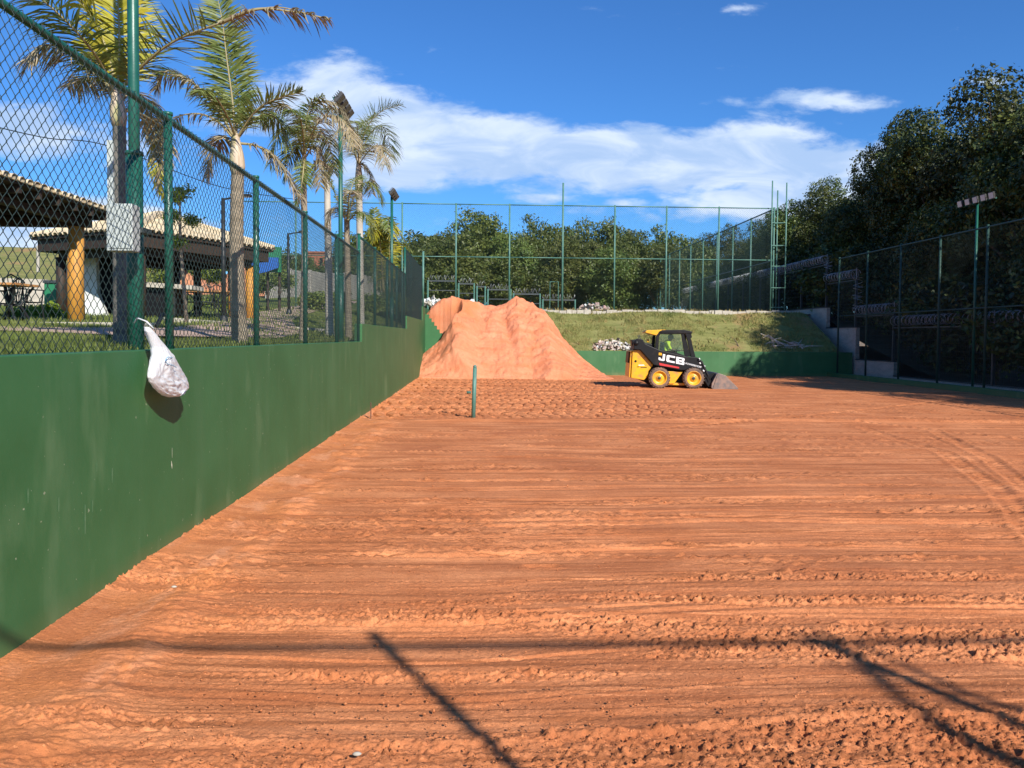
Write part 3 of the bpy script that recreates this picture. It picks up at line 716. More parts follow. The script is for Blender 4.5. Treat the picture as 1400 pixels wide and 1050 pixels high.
# far stepped fence behind the heap
t = thing('stepped_fence', (0, 60, 2.97), 'small stepped grey fence beyond the upper court, left of centre', 'fence')
xs_ = [585, 627, 652, 667, 702, 742, 790]; tops = [383, 387, 391, 395, 401, 409]
for i in range(6):
    a = onY(xs_[i], tops[i], 60); b_ = onY(xs_[i+1], tops[i], 60)
    MB().tube([(a.x, 60, 2.9), (a.x, 60, a.z)], .07, 6).build('post', M['pipe_far'], t)
    MB().tube([(b_.x-.2, 60, 2.9), (b_.x-.2, 60, a.z)], .06, 6).build('post', M['pipe_far'], t)
    MB().bar((a.x, 60, a.z-.05), (b_.x-.2, 60, a.z-.05), .06, .1).build('rail', M['dark_steel'], t)
    MB().bar((a.x, 60, a.z-.75), (b_.x-.2, 60, a.z-.75), .06, .06).build('rail', M['dark_steel'], t)
    coil((a.x, 60, a.z+.2), (b_.x-.2, 60, a.z+.2), .18, .25, 8, side=Vector((0, 1, 0))).build('razor_coil', M['galv'], t)

# near end fence behind the camera, its shadow falls across the court
HY = 4.38-1.38*4.85
t = thing('near_end_fence', (3, HY, 0), 'green end fence behind the viewer whose rail shades the near clay', 'fence')
for x in (-2.3, .2, 5.4, 8.0, 10.6, 13.2):
    if x == .2: continue
    MB().tube([(x, HY, -.1), (x, HY, 4.9)], .04, 10).build('post', M['pipe'], t, smooth=True)
MB().tube([(-6, HY, 4.85), (15.8, HY, 4.85)], .027, 10).build('top_rail', M['pipe'], t, smooth=True)
def from_shadow(sx, sy, z): return Vector((sx+.72*z, sy-1.38*z, z))
b = MB(); P = [from_shadow(-.60, 4.57, 5.0), Vector((3.0, -2.33, 2.5)), Vector((3.0, -2.33, 0))]
b.tube([(3.0, -2.33, z) for z in np.linspace(0, 5.0, 24)], [.037+.008*math.sin(i*2.3) for i in range(24)], 8)
tp = thing('rough_pole', (3.0, -2.33, 0), 'rough timber pole behind the viewer whose shadow crosses the near clay', 'pole')
b.build('pole', M['trunk'], tp, smooth=True)
tp = thing('bare_tree', (6.8, -7.5, 0), 'leafless forked tree behind the viewer whose branch shadows cross the near clay', 'tree')
def sp(px, py, z): q = onZ(px, py, 0); return from_shadow(q.x, q.y, z)
b = MB()
P = [sp(1110, 858, 6.4), sp(1150, 885, 6.2), sp(1190, 915, 6.0), sp(1235, 955, 5.7), sp(1300, 1000, 5.2), sp(1400, 1045, 4.6)]
b.tube(P, [.02, .036, .046, .036, .05, .06], 7)
P2 = [sp(1165, 878, 6.2), sp(1240, 910, 5.9), sp(1330, 950, 5.4), sp(1400, 970, 5.1), sp(1500, 1010, 4.6)]
b.tube(P2, [.018, .026, .030, .036, .045], 7)
b.tube([P[-1], Vector((6.9, -4.5, 3.0)), Vector((6.8, -7.0, 1.0)), Vector((6.8, -7.5, 0))], [.08, .12, .16, .2], 8)
b.tube([P2[-1], Vector((6.9, -4.5, 3.0))], [.065, .1], 7)
for q, k_ in (((1190, 915), 6.0), ((1150, 885), 6.2), ((1330, 950), 5.4)):
    a = sp(q[0], q[1], k_); 
    for s_ in range(4): b.tube([a, a+Vector((random.uniform(-.2, .2), random.uniform(-.2, .1), random.uniform(.05, .25)))], [.014, .005], 4)
b.build('trunk', M['trunk'], tp, smooth=True)

# ------------------------------------------------------------------ lamp poles
def flood_head(t, c, n, axis, face, pitch, size=.26, lampmat=M['lens']):
    """crossbar along axis, n floodlights facing face (unit, downward)"""
    c = Vector(c); axis = Vector(axis).normalized(); face = Vector(face).normalized(); u = axis.cross(face).normalized()
    half = pitch*(n-1)/2+.12
    MB().bar(c-axis*half, c+axis*half, .05, .05).build('crossbar', M['pipe'], t)
    for i in range(n):
        p = c+axis*(pitch*(i-(n-1)/2))+face*.10+Vector((0, 0, .10))
        b = MB(); b.obox(p, axis, u, face, size*.5, size*.42, .035)
        for q in range(5): b.obox(p-face*.06+u*(size*.16*(q-2)), axis, u, face, size*.45, .006, .03)
        h = b.build('floodlight', M['flood'], t, bevel=.006)
        MB().obox(p+face*.038, axis, u, face, size*.43, size*.35, .004).build('glass', lampmat, h)
        b = MB(); b.bar(p-axis*size*.5, p-axis*size*.5-face*.1-Vector((0, 0, .08)), .02, .01); b.bar(p+axis*size*.5, p+axis*size*.5-face*.1-Vector((0, 0, .08)), .02, .01)
        b.build('bracket', M['flood'], h)
def lamp_pole(x, y, zb, zt, label, n=4, r=.042, sleeve=2.9, face=(.75, 0, -.66), axis=(0, 1, 0), pitch=.36, lm='lens_dark'):
    t = thing('floodlight_pole', (x, y, zb), label, 'light pole', 'floodlight poles around the court')
    MB().tube([(x, y, zb-.1), (x, y, zt)], r, 14).build('pole', M['pipe'], t, smooth=True)
    if sleeve: 
        MB().tube([(x, y, zb-.1), (x, y, sleeve)], r*1.5, 14).build('sleeve', M['pipe'], t, smooth=True)
        MB().tube([(x, y, sleeve), (x, y, sleeve+.03)], r*1.62, 14).build('sleeve_collar', M['pipe'], t, smooth=True)
    flood_head(t, (x, y, zt+.02), n, axis, face, pitch, lampmat=M[lm])
    return t
lamp_pole(-2.75, 6.57, 1.55, 6.25, 'nearest thick green light pole just behind the side fence', r=.043, sleeve=3.12)
lamp_pole(-2.75, 16.1, 1.55, 6.15, 'second floodlight pole, among the palm crowns behind the side fence', sleeve=2.9)
lamp_pole(-2.75, 25.4, 1.8, 6.05, 'third floodlight pole, farthest along the side wall', sleeve=2.9)
lamp_pole(16.35, 26.0, .1, 6.2, 'floodlight pole with five pale lamps in the shade at right', n=5, sleeve=0, face=(-.75, -.3, -.15), pitch=.42, lm='lens')
c = onY(168, 312, 6.25)
t = thing('electrical_box', (c.x, 6.25, c.z), 'white box fixed to the nearest green light pole', 'electrical box')
hx, hz = .098, .178
MB().box(c.x-hx, c.x+hx, 6.19, 6.33, c.z-hz, c.z+hz).build('cabinet', M['box'], t, bevel=.008)
MB().box(c.x-hx+.02, c.x+hx-.02, 6.183, 6.189, c.z-hz+.02, c.z+hz-.02).build('door', M['box'], t, bevel=.002)
MB().box(c.x-hx-.02, c.x+hx+.02, 6.335, 6.50, c.z-.02, c.z+.02).build('clamp', M['dark_steel'], t)
a = onY(147, 190, 6.3)
t = thing('conduit', (a.x, 6.3, c.z), 'pale upright strip rising from the white box', 'conduit')
MB().box(a.x-.022, a.x+.022, 6.335, 6.36, c.z+.02, a.z).build('conduit', M['box'], t)

# ------------------------------------------------------------------ small things on the court
a = onZ(647, 571, 0)
t = thing('net_post', (a.x, a.y, 0), 'short green post standing alone in the clay', 'post')
MB().tube([(a.x, a.y, -.1), (a.x+.03, a.y, 1.05)], .045, 14).build('post', M['pipe_far'], t, smooth=True)
MB().lathe([(0, .05), (.03, .04), (.042, .01), (.03, -.01)], (a.x+.03, a.y, 1.06), 12).build('pulley', M['pipe_far'], t, smooth=True)
MB().lathe([(0, -.09), (.028, -.09), (.028, .0)], (a.x-.05, a.y, .53), 10, 'x').build('winder', M['pipe_far'], t, smooth=True)
a = onZ(507, 573, 0); b_ = onZ(494, 568, 0)
t = thing('bent_rebar', (a.x, a.y, 0), 'thin rusty bar bent into a hook beside the green wall', 'metal bar')
MB().tube([(a.x, a.y, .34), (a.x, a.y, .02), (a.x-.03, a.y, 0.02), (b_.x, b_.y, .03), (b_.x-.02, b_.y, .13)], .011, 6).build('bar', M['rust'], t)

# plastic bag
lv = [(447, 209, 211), (453, 208, 215), (462, 210, 220), (475, 212, 229), (485, 211, 235), (495, 205, 241), (505, 201, 247), (513, 199, 252), (520, 202, 256), (527, 208, 258), (534, 215, 258), (539, 224, 250), (542, 232, 242)]
XB_ = -2.30
tt = np.linspace(0, 1, 90); aa = np.linspace(0, 2*math.pi, 150, endpoint=False)
py_ = np.interp(tt, np.linspace(0, 1, len(lv)), [q[0] for q in lv]); xa_ = np.interp(tt, np.linspace(0, 1, len(lv)), [q[1] for q in lv]); xb_ = np.interp(tt, np.linspace(0, 1, len(lv)), [q[2] for q in lv])
V_ = []
ring_a, ring_t = np.meshgrid(aa, tt)
P3 = np.c_[np.cos(ring_a).ravel(), np.sin(ring_a).ravel(), ring_t.ravel()]
def ridge(sx, sz, sd): return 1-2*np.abs(fbmn(P3*np.array([sx, sx, sz]), 3, sd)-.5).reshape(ring_a.shape)*2
low = np.clip((ring_t-.45)*3, 0, 1)
rel = (ridge(2.6, 1.6, 3)-.6)*.16*(1-low*.4)+(ridge(1.6, 7, 8)-.6)*.20*low+(ridge(5, 9, 12)-.6)*.09
fl = np.clip(ring_t*2.4, 0, 1)
for i in range(len(tt)):
    A_ = onX(xa_[i], py_[i], XB_); B_ = onX(xb_[i], py_[i], XB_); cy, hw, z = (A_.y+B_.y)/2, (B_.y-A_.y)/2*.84, (A_.z+B_.z)/2
    d_ = (.012+.048*fl[i, 0])*(1-.5*max(0, tt[i]-.9)*10*.6)
    for k_ in range(len(aa)):
        r_ = 1+rel[i, k_]*(1.6 if abs(math.cos(aa[k_])) > .5 else .5)
        V_.append((XB_-.05*(1-fl[i, 0])+d_*math.cos(aa[k_])*r_+.010*math.cos(aa[k_])*rel[i, k_]*6, cy+hw*math.sin(aa[k_])*(1+rel[i, k_]*.25), z+.018*rel[i, k_]))
na = len(aa); F4_ = [(i*na+k_, i*na+(k_+1) % na, (i+1)*na+(k_+1) % na, (i+1)*na+k_) for i in range(len(tt)-1) for k_ in range(na)]+[tuple((len(tt)-1)*na+k_ for k_ in range(na))]
root = thing('plastic_bag', V_[0], 'white plastic bag hanging from the fence over the green wall', 'bag')
bb = MB(); bb.add(V_, F4_); o = bb.build('bag_body', M['bagm'], root, smooth=True)
a = onX(210, 449, XB_-.05)
for s_ in (-1, 1): MB().tube([a, a+Vector((-.05, .010*s_, .05)), a+Vector((-.12, .02+.01*s_, .075)), a+Vector((-.15, .03+.006*s_, .04))], .004, 6).build('handle', M['bagm'], root, smooth=True)
def on_bag(px, py, off=.066): q = onX(px, py, XB_+off); return q
MB().tube([on_bag(x, y) for x, y in ((236, 489), (229, 488), (226, 493), (229, 498), (235, 499), (241, 502))], .0035, 5).build('print', M['bagblue'], root)

# cut branch leaning inside the fence behind the bag
t = thing('dark_pipe_stub', (-2.62, 6.2, 1.58), 'dark pipe stub leaning behind the mesh above the bag', 'pipe')
MB().tube([onX(214, 446, -2.62), onX(222, 430, -2.66)], .018, 8).build('pipe', M['iron'], t)

# ------------------------------------------------------------------ skid steer loader
def loader():
    q = onZ(1000, 531, 0)
    x0 = onY(864, 500, 27.0).x; y0 = 26.95
    t = thing('skid_steer_loader', (x0+1.5, y0+.75, 0), 'yellow and black skid steer loader with its bucket on the clay', 'loader')
    zs = 1/337.
    def P(l): return [(x0+(x-70)*zs*1.0, (752-z)*zs) for x, z in l]
    def pr(name, l, ya, yb, m, bev=.012, par=t, **k):
        poly = P(l)
        area = sum(poly[i][0]*poly[(i+1) % len(poly)][1]-poly[(i+1) % len(poly)][0]*poly[i][1] for i in range(len(poly)))
        if area < 0: poly = poly[::-1]
        return MB().prism(poly, y0+ya, y0+yb).build(name, m, par, bevel=bev, **k)
    # chassis
    pr('chassis', [(130, 300), (860, 420), (900, 560), (860, 690), (250, 690), (130, 640)], .30, 1.20, M['black'])
    pr('rear_panel', [(84, 640), (98, 322), (180, 318), (336, 490), (282, 560), (272, 625), (232, 664)], .08, 1.42, M['yellow'], .02)
    pr('rear_door', [(62, 630), (80, 330), (96, 330), (80, 636)], .14, 1.36, M['yellow'], .01)
    pr('rear_grille', [(56, 470), (68, 340), (78, 340), (70, 470)], .35, 1.15, M['black'], .005)
    pr('engine_cover', [(110, 330), (150, 215), (340, 250), (380, 330), (340, 480)], .35, 1.3, M['black'], .03)
    pr('side_skirt', [(500, 560), (672, 562), (574, 702), (518, 702)], .05, .28, M['yellow'], .012)
    pr('lower_frame', [(500, 690), (700, 695), (700, 722), (505, 716)], .10, 1.3, M['yellow'], .01)
    # single boom on the near side
    pr('boom', [(104, 250), (118, 205), (150, 186), (205, 196), (238, 248), (340, 292), (400, 318), (700, 388), (826, 396), (872, 432), (915, 500), (962, 590), (925, 640), (880, 560), (820, 515),
                (760, 512), (690, 545), (640, 545), (400, 500), (336, 488), (182, 318), (106, 312)], -.06, .10, M['black'], .018)
    pr('far_boom_link', [(118, 205), (205, 196), (240, 260), (130, 300)], .9, 1.35, M['black'], .02)
    MB().lathe([(0, -.09), (.06, -.09), (.075, -.07), (.075, .02)], (x0+(135-70)*zs, y0-.02, (752-240)*zs), 14, 'y').build('pivot_pin', M['black'], t, smooth=True)
    for (a, b_) in (((175, 196), (165, 150)), ((195, 190), (180, 145))):
        p1, p2 = P([a, b_]); MB().tube([(p1[0], y0+.3, p1[1]), (p2[0], y0+.3, p2[1])], .014, 6).build('exhaust_stub', M['dark_steel'], t)
    # cab: posts, roof, cage, glass
    cy0, cy1 = .18, 1.12
    for nm, l in (('rear_pillar', [(358, 330), (368, 170), (402, 108), (430, 112), (404, 160), (396, 330)]),
                  ('front_pillar', [(700, 118), (745, 108), (822, 394), (770, 396), (728, 210)]),
                  ('roof_rail', [(402, 108), (440, 92), (700, 90), (745, 108), (700, 132), (440, 134), (420, 130)])):
        pr(nm, l, cy0, cy0+.09, M['black'], .01); pr(nm, l, cy1-.09, cy1, M['black'], .01)
    pr('inner_pillar', [(655, 134), (690, 134), (735, 392), (700, 392)], cy0+.02, cy0+.07, M['black'], .006)
    pr('roof', [(400, 108), (440, 88), (690, 84), (760, 98), (780, 112), (770, 128), (440, 124)], cy0-.01, cy1+.01, M['black'], .015)
    pr('rear_roof', [(245, 112), (262, 92), (492, 82), (440, 98), (372, 150), (330, 140), (250, 118)], cy0+.02, cy1-.02, M['yellow'], .012)
    pr('sun_visor', [(745, 106), (782, 108), (770, 132), (780, 172), (762, 178), (750, 130)], cy0, cy1, M['black'], .006)
    pr('window_sill', [(392, 318), (560, 330), (705, 380), (560, 400), (392, 350)], cy0, cy0+.05, M['black'], .006)
    gl = bpy.data.materials.new('tinted_glass'); gl.use_nodes = True; nt = gl.node_tree; b = nt.nodes['Principled BSDF']
    b.inputs['Base Color'].default_value = (.35, .5, .42, 1); b.inputs['Roughness'].default_value = .05
    tr = nt.nodes.new('ShaderNodeBsdfTransparent'); tr.inputs[0].default_value = (.86, .9, .88, 1); ms = nt.nodes.new('ShaderNodeMixShader'); ms.inputs[0].default_value = .06
    nt.links.new(tr.outputs[0], ms.inputs[1]); nt.links.new(b.outputs[0], ms.inputs[2]); nt.links.new(ms.outputs[0], nt.nodes['Material Output'].inputs[0])
    pr('side_window', [(400, 325), (408, 150), (436, 134), (690, 134), (722, 330)], cy0+.03, cy0+.036, gl, 0)
    pr('side_window', [(400, 325), (408, 150), (436, 134), (690, 134), (722, 330)], cy1-.04, cy1-.034, gl, 0)
    pr('cross_bar', [(580, 316), (700, 320), (700, 328), (580, 326)], cy0+.04, cy0+.07, M['black'], 0)
    # seat
    pr('seat', [(440, 400), (450, 230), (478, 228), (486, 350), (600, 358), (600, 400)], .42, .88, M['black'], .03)
    MB().tube([(P([(610, 380)])[0][0], y0+.4, P([(0, 380)])[0][1]), (P([(625, 300)])[0][0], y0+.4, P([(0, 300)])[0][1])], .015, 6).build('control_lever', M['black'], t)
    # front arm lower and hoses, bucket
    pr('boom_foot', [(880, 520), (940, 560), (1010, 700), (960, 735), (900, 640)], .0, .16, M['black'], .012)
    pr('boom_foot', [(880, 520), (940, 560), (1010, 700), (960, 735), (900, 640)], 1.1, 1.26, M['black'], .012)
    pr('coupler', [(925, 600), (1040, 570), (1050, 720), (940, 735)], .15, 1.25, M['black'], .012)
    for a, b_ in (((845, 405), (855, 430)), ((850, 455), (862, 470)), ((890, 540), (905, 556)), ((905, 490), (912, 500))):
        p1, p2 = P([a, b_]); MB().tube([(p1[0], y0-.075, p1[1]), (p2[0], y0-.075, p2[1])], .022, 8).build('work_lamp', M['decal'], t)
    b = MB(); 
    for dz in (0, 14): b.tube([(p[0], y0-.09, p[1]) for p in P([(830, 410+dz), (880, 440+dz), (915, 520+dz), (950, 590+dz), (975, 660)])], .013, 6)
    b.build('hose', M['iron'], t, smooth=True)
    # bucket: two end plates, curved back and floor
    bx = thing_part = None
    poly = [(1000, 758), (1004, 740), (1050, 590), (1062, 574), (1140, 600), (1285, 742), (1280, 758)]
    sd = pr('bucket_side', poly, -.16, -.135, M['bucket'], .004); pr('bucket_side', poly, 1.56, 1.585, M['bucket'], .004)
    back = [(1000, 758), (1285, 758), (1285, 748), (1040, 742), (1022, 725), (1018, 690), (1070, 580), (1062, 570), (1045, 580), (990, 690), (985, 735)]
    pr('bucket_shell', back, -.135, 1.56, M['bucket'], .004)
    # wheels
    for wx in (400, 787):
        for ya, sgn in ((.0, -1), (1.42, 1)):
            cx, cz = x0+(wx-70)*zs, .352
            R = .352
            b = MB(); b.lathe([(.235, -.13), (.30, -.14), (.335, -.115), (.345, -.06), (.345, .06), (.335, .115), (.30, .14), (.235, .13)], (cx, y0+ya, cz), 40, 'y')
            for k_ in range(22):      # lugs
                for s_ in (-1, 1):
                    a = 2*math.pi*(k_+(.5 if s_ > 0 else 0))/22; ca, sa = math.cos(a), math.sin(a)
                    rd = Vector((ca, 0, sa)); tg = Vector((-sa, 0, ca)); yv = Vector((0, 1, 0))
                    b.obox(Vector((cx, y0+ya+s_*.072, cz))+rd*.349, (yv*s_+tg*.5).normalized(), (tg-yv*s_*.5).normalized(), rd, .062, .019, .012)
            w_ = b.build('wheel', M['tyre'], t, smooth=False)
            fy = y0+ya+sgn*.13
            b = MB(); b.lathe([(.245, 0), (.235, -.012*-sgn), (.215, -.02*sgn), (.19, -.075*sgn), (.105, -.085*sgn), (.09, -.04*sgn), (.0, -.04*sgn)], (cx, fy, cz), 32, 'y')
            rm = b.build('rim', M['yellow'], w_, smooth=True)
            MB().lathe([(.055, -.05*sgn), (.05, .0), (.0, .0)], (cx, fy-.02*sgn, cz), 12, 'y').build('hub', M['dark_steel'], w_, smooth=True)
            b = MB()
            for k_ in range(8):
                a = 2*math.pi*k_/8; b.lathe([(.012, -.02*sgn), (.012, .01*sgn), (0, .01*sgn)], (cx+.075*math.cos(a), fy-.045*sgn, cz+.075*math.sin(a)), 6, 'y')
            b.build('wheel_nut', M['dark_steel'], w_)
    # lettering
    def text(s, p0, p1, hgt, m, y, off=0, shear=0, name='lettering'):
        """lettering whose baseline runs from p0 to p1 with the given cap height"""
        cu = bpy.data.curves.new('txt', 'FONT'); cu.body = s; cu.size = 1; cu.extrude = .01; cu.offset = off; cu.shear = shear; cu.space_character = 1.08
        o = bpy.data.objects.new('tmp', cu); COL.objects.link(o)
        dg = bpy.context.evaluated_depsgraph_get(); me = bpy.data.meshes.new_from_object(o.evaluated_get(dg)); bpy.data.objects.remove(o)
        xs = [v.co.x for v in me.vertices]; ys = [v.co.y for v in me.vertices]; w0, w1, h0, h1 = min(xs), max(xs), min(ys), max(ys)
        a, b_ = P([p0, p1]); L_ = math.hypot(b_[0]-a[0], b_[1]-a[1]); ca, sa = (b_[0]-a[0])/L_, (b_[1]-a[1])/L_
        sx, sz = L_/(w1-w0), hgt/(h1-h0)
        for v in me.vertices:
            x, z = (v.co.x-w0)*sx, (v.co.y-h0)*sz; v.co = (a[0]+x*ca-z*sa*.4, y-v.co.z*.4, a[1]+x*sa+z*ca)
        me.materials.clear(); link(name, me, m, t)
    ca, sa = math.cos(math.radians(-11)), math.sin(math.radians(-11)); o0 = P([(386, 430)])[0]
    def letter(x0_, w_, pieces):
        b = MB()
        for poly in pieces:
            q = []
            for u, v in poly:
                x, z = x0_+u*w_+v*.02, v*.235; q.append((o0[0]+x*ca, o0[1]+x*sa+z))
            b.prism(q, y0-.070, y0-.058)
        b.build('letter', M['decal'], t)
    letter(0, .215, [[(.62, .2), (1, .12), (1, 1), (.62, 1)], [(.12, 0), (.8, 0), (1, .12), (.62, .25), (0, .25), (0, .1)], [(0, .252), (.3, .252), (.3, .4), (0, .4)]])
    letter(.265, .29, [[(0, .15), (.33, .26), (.33, .74), (0, .85)], [(.12, 0), (1, 0), (1, .26), (.332, .26), (0, .149)], [(0, .851), (.332, .742), (1, .742), (1, 1), (.12, 1)]])
    letter(.595, .29, [[(0, 0), (.32, 0), (.32, 1), (0, 1)], [(.322, 0), (.9, 0), (1, .1), (1, .24), (.322, .24)], [(.322, .4), (.9, .4), (.9, .6), (.322, .6)], [(.322, .78), (.98, .78), (.98, .9), (.88, 1), (.322, 1)],
                      [(.7, .242), (1, .242), (1, .44), (.9, .5), (.902, .41), (.7, .398)], [(.7, .602), (.902, .602), (.98, .65), (.98, .778), (.7, .778)]])
    pr('logo_square', [(390, 345), (424, 350), (424, 378), (388, 374)], -.068, -.060, M['yellow'], 0)
    text('POWERBOOM', (690, 474), (872, 518), .06, M['decal'], y0-.066, .012, .25)
    pr('red_stripe', [(394, 462), (622, 508), (622, 526), (400, 490)], -.068, -.060, M['red'], 0)
    pr('model_plate', [(150, 508), (176, 508), (176, 516), (150, 516)], .074, .079, M['black'], 0)
    pr('model_plate', [(190, 512), (262, 514), (262, 522), (190, 520)], .074, .079, M['black'], 0)
    pr('model_plate', [(165, 488), (225, 486), (240, 496), (170, 498)], .074, .079, M['decal'], 0)
    MB().lathe([(0, -.012), (.04, -.012), (.04, .0)], (x0+(134-70)*zs, y0+.08, (752-447)*zs), 14, 'y').build('fuel_cap', M['black'], t)
    MB().box(x0+.62*1.0, x0+.70, y0+.5, y0+.62, 1.55, 1.66).build('beacon', M['yellow'], t, bevel=.01)
    return t, x0, y0, zs
ldr, LX, LY, LZ = loader()

# operator: one continuous skinned body, seated
def person(x0, y0, zs):
    def P(px, pz_, dy=0.): return Vector((x0+(px-70)*zs, y0+.65+dy, (752-pz_)*zs))
    t = thing('person', P(520, 370), 'driver in a bright yellow-green shirt seated in the loader cab', 'person')
    def skin(name, pts, edges, rad, m, sub=2):
        me = bpy.data.meshes.new(name); me.from_pydata([tuple(p) for p in pts], edges, []); o = link(name, me, m, t)
        md = o.modifiers.new('skin', 'SKIN'); me.skin_vertices  if False else None
        if not me.skin_vertices:
            bpy.context.view_layer.objects.active = o
        return o, md, rad, sub
    pts = [P(500, 352), P(505, 300), P(515, 250), P(535, 222), P(545, 205), P(560, 188), P(572, 168),                # pelvis..head
           P(520, 240, -.19), P(545, 300, -.23), P(600, 322, -.2), P(628, 318, -.18),                                   # near arm
           P(520, 240, .19), P(545, 300, .23), P(600, 322, .2), P(628, 318, .18),
           P(520, 356, -.1), P(610, 348, -.13), P(640, 430, -.13), P(680, 440, -.13),
           P(520, 356, .1), P(610, 348, .13), P(640, 430, .13), P(680, 440, .13)]
    ed = [(0, 1), (1, 2), (2, 3), (3, 4), (4, 5), (5, 6), (3, 7), (7, 8), (8, 9), (9, 10), (3, 11), (11, 12), (12, 13), (13, 14), (0, 15), (15, 16), (16, 17), (17, 18), (0, 19), (19, 20), (20, 21), (21, 22)]
    rad = [.13, .13, .14, .11, .06, .085, .085, .06, .045, .035, .035, .06, .045, .035, .035, .09, .075, .05, .04, .09, .075, .05, .04]
    me = bpy.data.meshes.new('body'); me.from_pydata([tuple(p) for p in pts], ed, [])
    o = link('body', me, None, t)
    for m in (M['hivis'], M['skin'], M['trouser']): me.materials.append(m)
    md = o.modifiers.new('skin', 'SKIN')
    if not me.skin_vertices: 
        with bpy.context.temp_override(object=o, active_object=o, mesh=me): 
            try: bpy.ops.mesh.customdata_skin_add()
            except Exception: pass
    if me.skin_vertices:
        for i, r in enumerate(rad): me.skin_vertices[0].data[i].radius = (r, r)
        me.skin_vertices[0].data[0].use_root = True
    sb = o.modifiers.new('s', 'SUBSURF'); sb.levels = 2; sb.render_levels = 2
    dg = bpy.context.evaluated_depsgraph_get(); dg.update(); nm = bpy.data.meshes.new_from_object(o.evaluated_get(dg))
    o.modifiers.clear(); o.data = nm; nm.materials.clear()
    for m in (M['hivis'], M['skin'], M['trouser']): nm.materials.append(m)
    zsh, zhip = P(0, 214).z, P(0, 338).z; xa = P(560, 0).x
    for p in nm.polygons:
        c = p.center; p.use_smooth = True
        if c.z > zsh and c.x > P(528, 0).x: p.material_index = 1
        elif c.z < zhip: p.material_index = 2
        elif c.x > xa: p.material_index = 1
        else: p.material_index = 0
    h = P(566, 172)
    b = MB(); b.lathe([(0, .118), (.05, .108), (.085, .075), (.1, .02), (.094, -.03), (.08, -.05)], h+Vector((-.012, 0, .0)), 14); b.build('hair', M['hair'], t, smooth=True)
    b = MB(); b.lathe([(0, .035), (.012, .02), (.016, 0), (.01, -.012)], h+Vector((.085, 0, -.03)), 8, 'x'); b.build('nose', M['skin'], t, smooth=True)
    for s_ in (-1, 1): MB().lathe([(0, .012), (.02, .006), (.024, 0), (0, -.01)], h+Vector((0, s_*.09, -.03)), 8, 'y').build('ear', M['skin'], t, smooth=True)
    for s_ in (-1, 1):
        c = P(632, 318, s_*.18)
        b = MB()
        for q in range(4): b.tube([c+Vector((0, (q-1.5)*.02, .0)), c+Vector((.05, (q-1.5)*.022, .0)), c+Vector((.065, (q-1.5)*.022, -.03)), c+Vector((.045, (q-1.5)*.02, -.05))], [.011, .010, .009, .007], 6)
        b.tube([c+Vector((-.02, -.03*s_, 0)), c+Vector((.02, -.05*s_, -.02)), c+Vector((.045, -.04*s_, -.035))], [.012, .011, .008], 6)
        b.build('fingers', M['skin'], t, smooth=True)
    return t
prs = person(LX, LY, LZ)
def turn(o, pivot, a):
    d = o.location-pivot; o.location = pivot+Matrix.Rotation(a, 3, 'Z') @ d; o.rotation_euler.z = a
PV = Vector(ldr.location)
for o in (ldr, prs): turn(o, PV, math.radians(-4))

# ------------------------------------------------------------------ broadleaf trees
def crown_mesh(name, rx, ry, h, z0, n, leaf, seed, lobes=16, m=None, inner=.25, flat=.8):
    r = np.random.default_rng(seed)
    # lobes placed inside an uneven envelope
    L_ = []
    for i in range(lobes):
        u = r.normal(size=3); u /= np.linalg.norm(u); q = r.uniform(.45, .86)
        c = np.array([u[0]*rx*q, u[1]*ry*q, z0+(h-z0)*(.5+.5*u[2]*q)])
        rad = r.uniform(.22, .42)*min(rx, (h-z0)/2)
        c[2] = min(c[2], h-rad*.8); L_.append((c, rad))
    L_.append((np.array([0, 0, (z0+h)/2]), .62*min(rx, (h-z0)/2)))
    w = np.array([l[1]**2 for l in L_]); w /= w.sum()
    ncl = max(10, n//14); li = r.choice(len(L_), ncl, p=w)
    C = np.array([L_[i][0] for i in li]); R_ = np.array([L_[i][1] for i in li])
    U = r.normal(size=(ncl, 3)); U /= np.linalg.norm(U, axis=1)[:, None]
    q = np.where(r.random(ncl) < inner, r.uniform(.3, .9, ncl), r.uniform(.86, 1.14, ncl))
    C = C+U*(R_*q)[:, None]*np.array([1, 1, flat]); C[:, 2] = np.maximum(C[:, 2], z0*.8)
    k = 14; P = np.repeat(C, k, 0)+r.normal(size=(ncl*k, 3))*leaf*np.array([1.5, 1.5, 1.0]); Nn = np.repeat(U, k, 0)*.7+r.normal(size=(ncl*k, 3))*.8+np.array([0, 0, .45])
    Nn /= np.linalg.norm(Nn, axis=1)[:, None]
    T = np.cross(Nn, r.normal(size=Nn.shape)); T /= np.linalg.norm(T, axis=1)[:, None]; B = np.cross(Nn, T)
    s = leaf*r.uniform(.55, 1.15, len(P))[:, None]
    V = np.stack([P-T*s, P+B*s*.45-T*s*.1+Nn*s*.12, P+T*s, P-B*s*.45-T*s*.1+Nn*s*.12], 1).reshape(-1, 3)
    F = np.arange(len(P)*4).reshape(-1, 4)
    me = mesh_np(name, V, F); 
    if m: me.materials.append(m)
    return me, L_
def trunk_mesh(L_, h, r, m, zc):
    b = MB(); rr_ = random.Random(int(h*100)); top = Vector((0, 0, zc))
    b.tube([(0, 0, -.5), (.05, 0, zc*.4), (-.05, .05, zc*.8), (0, 0, zc*1.2)], [r*1.3, r, r*.85, r*.6], 8)
    for c, rad in L_[:9]:
        c = Vector(c); b.tube([(0, 0, zc*rr_.uniform(.55, .95)), Vector((0, 0, zc)).lerp(c, .5)+Vector((0, 0, -.2)), c], [r*.5, r*.32, r*.1], 5)
    me = b.mesh('trunk', True); me.materials.append(m); return me
NV = 5
FT = []
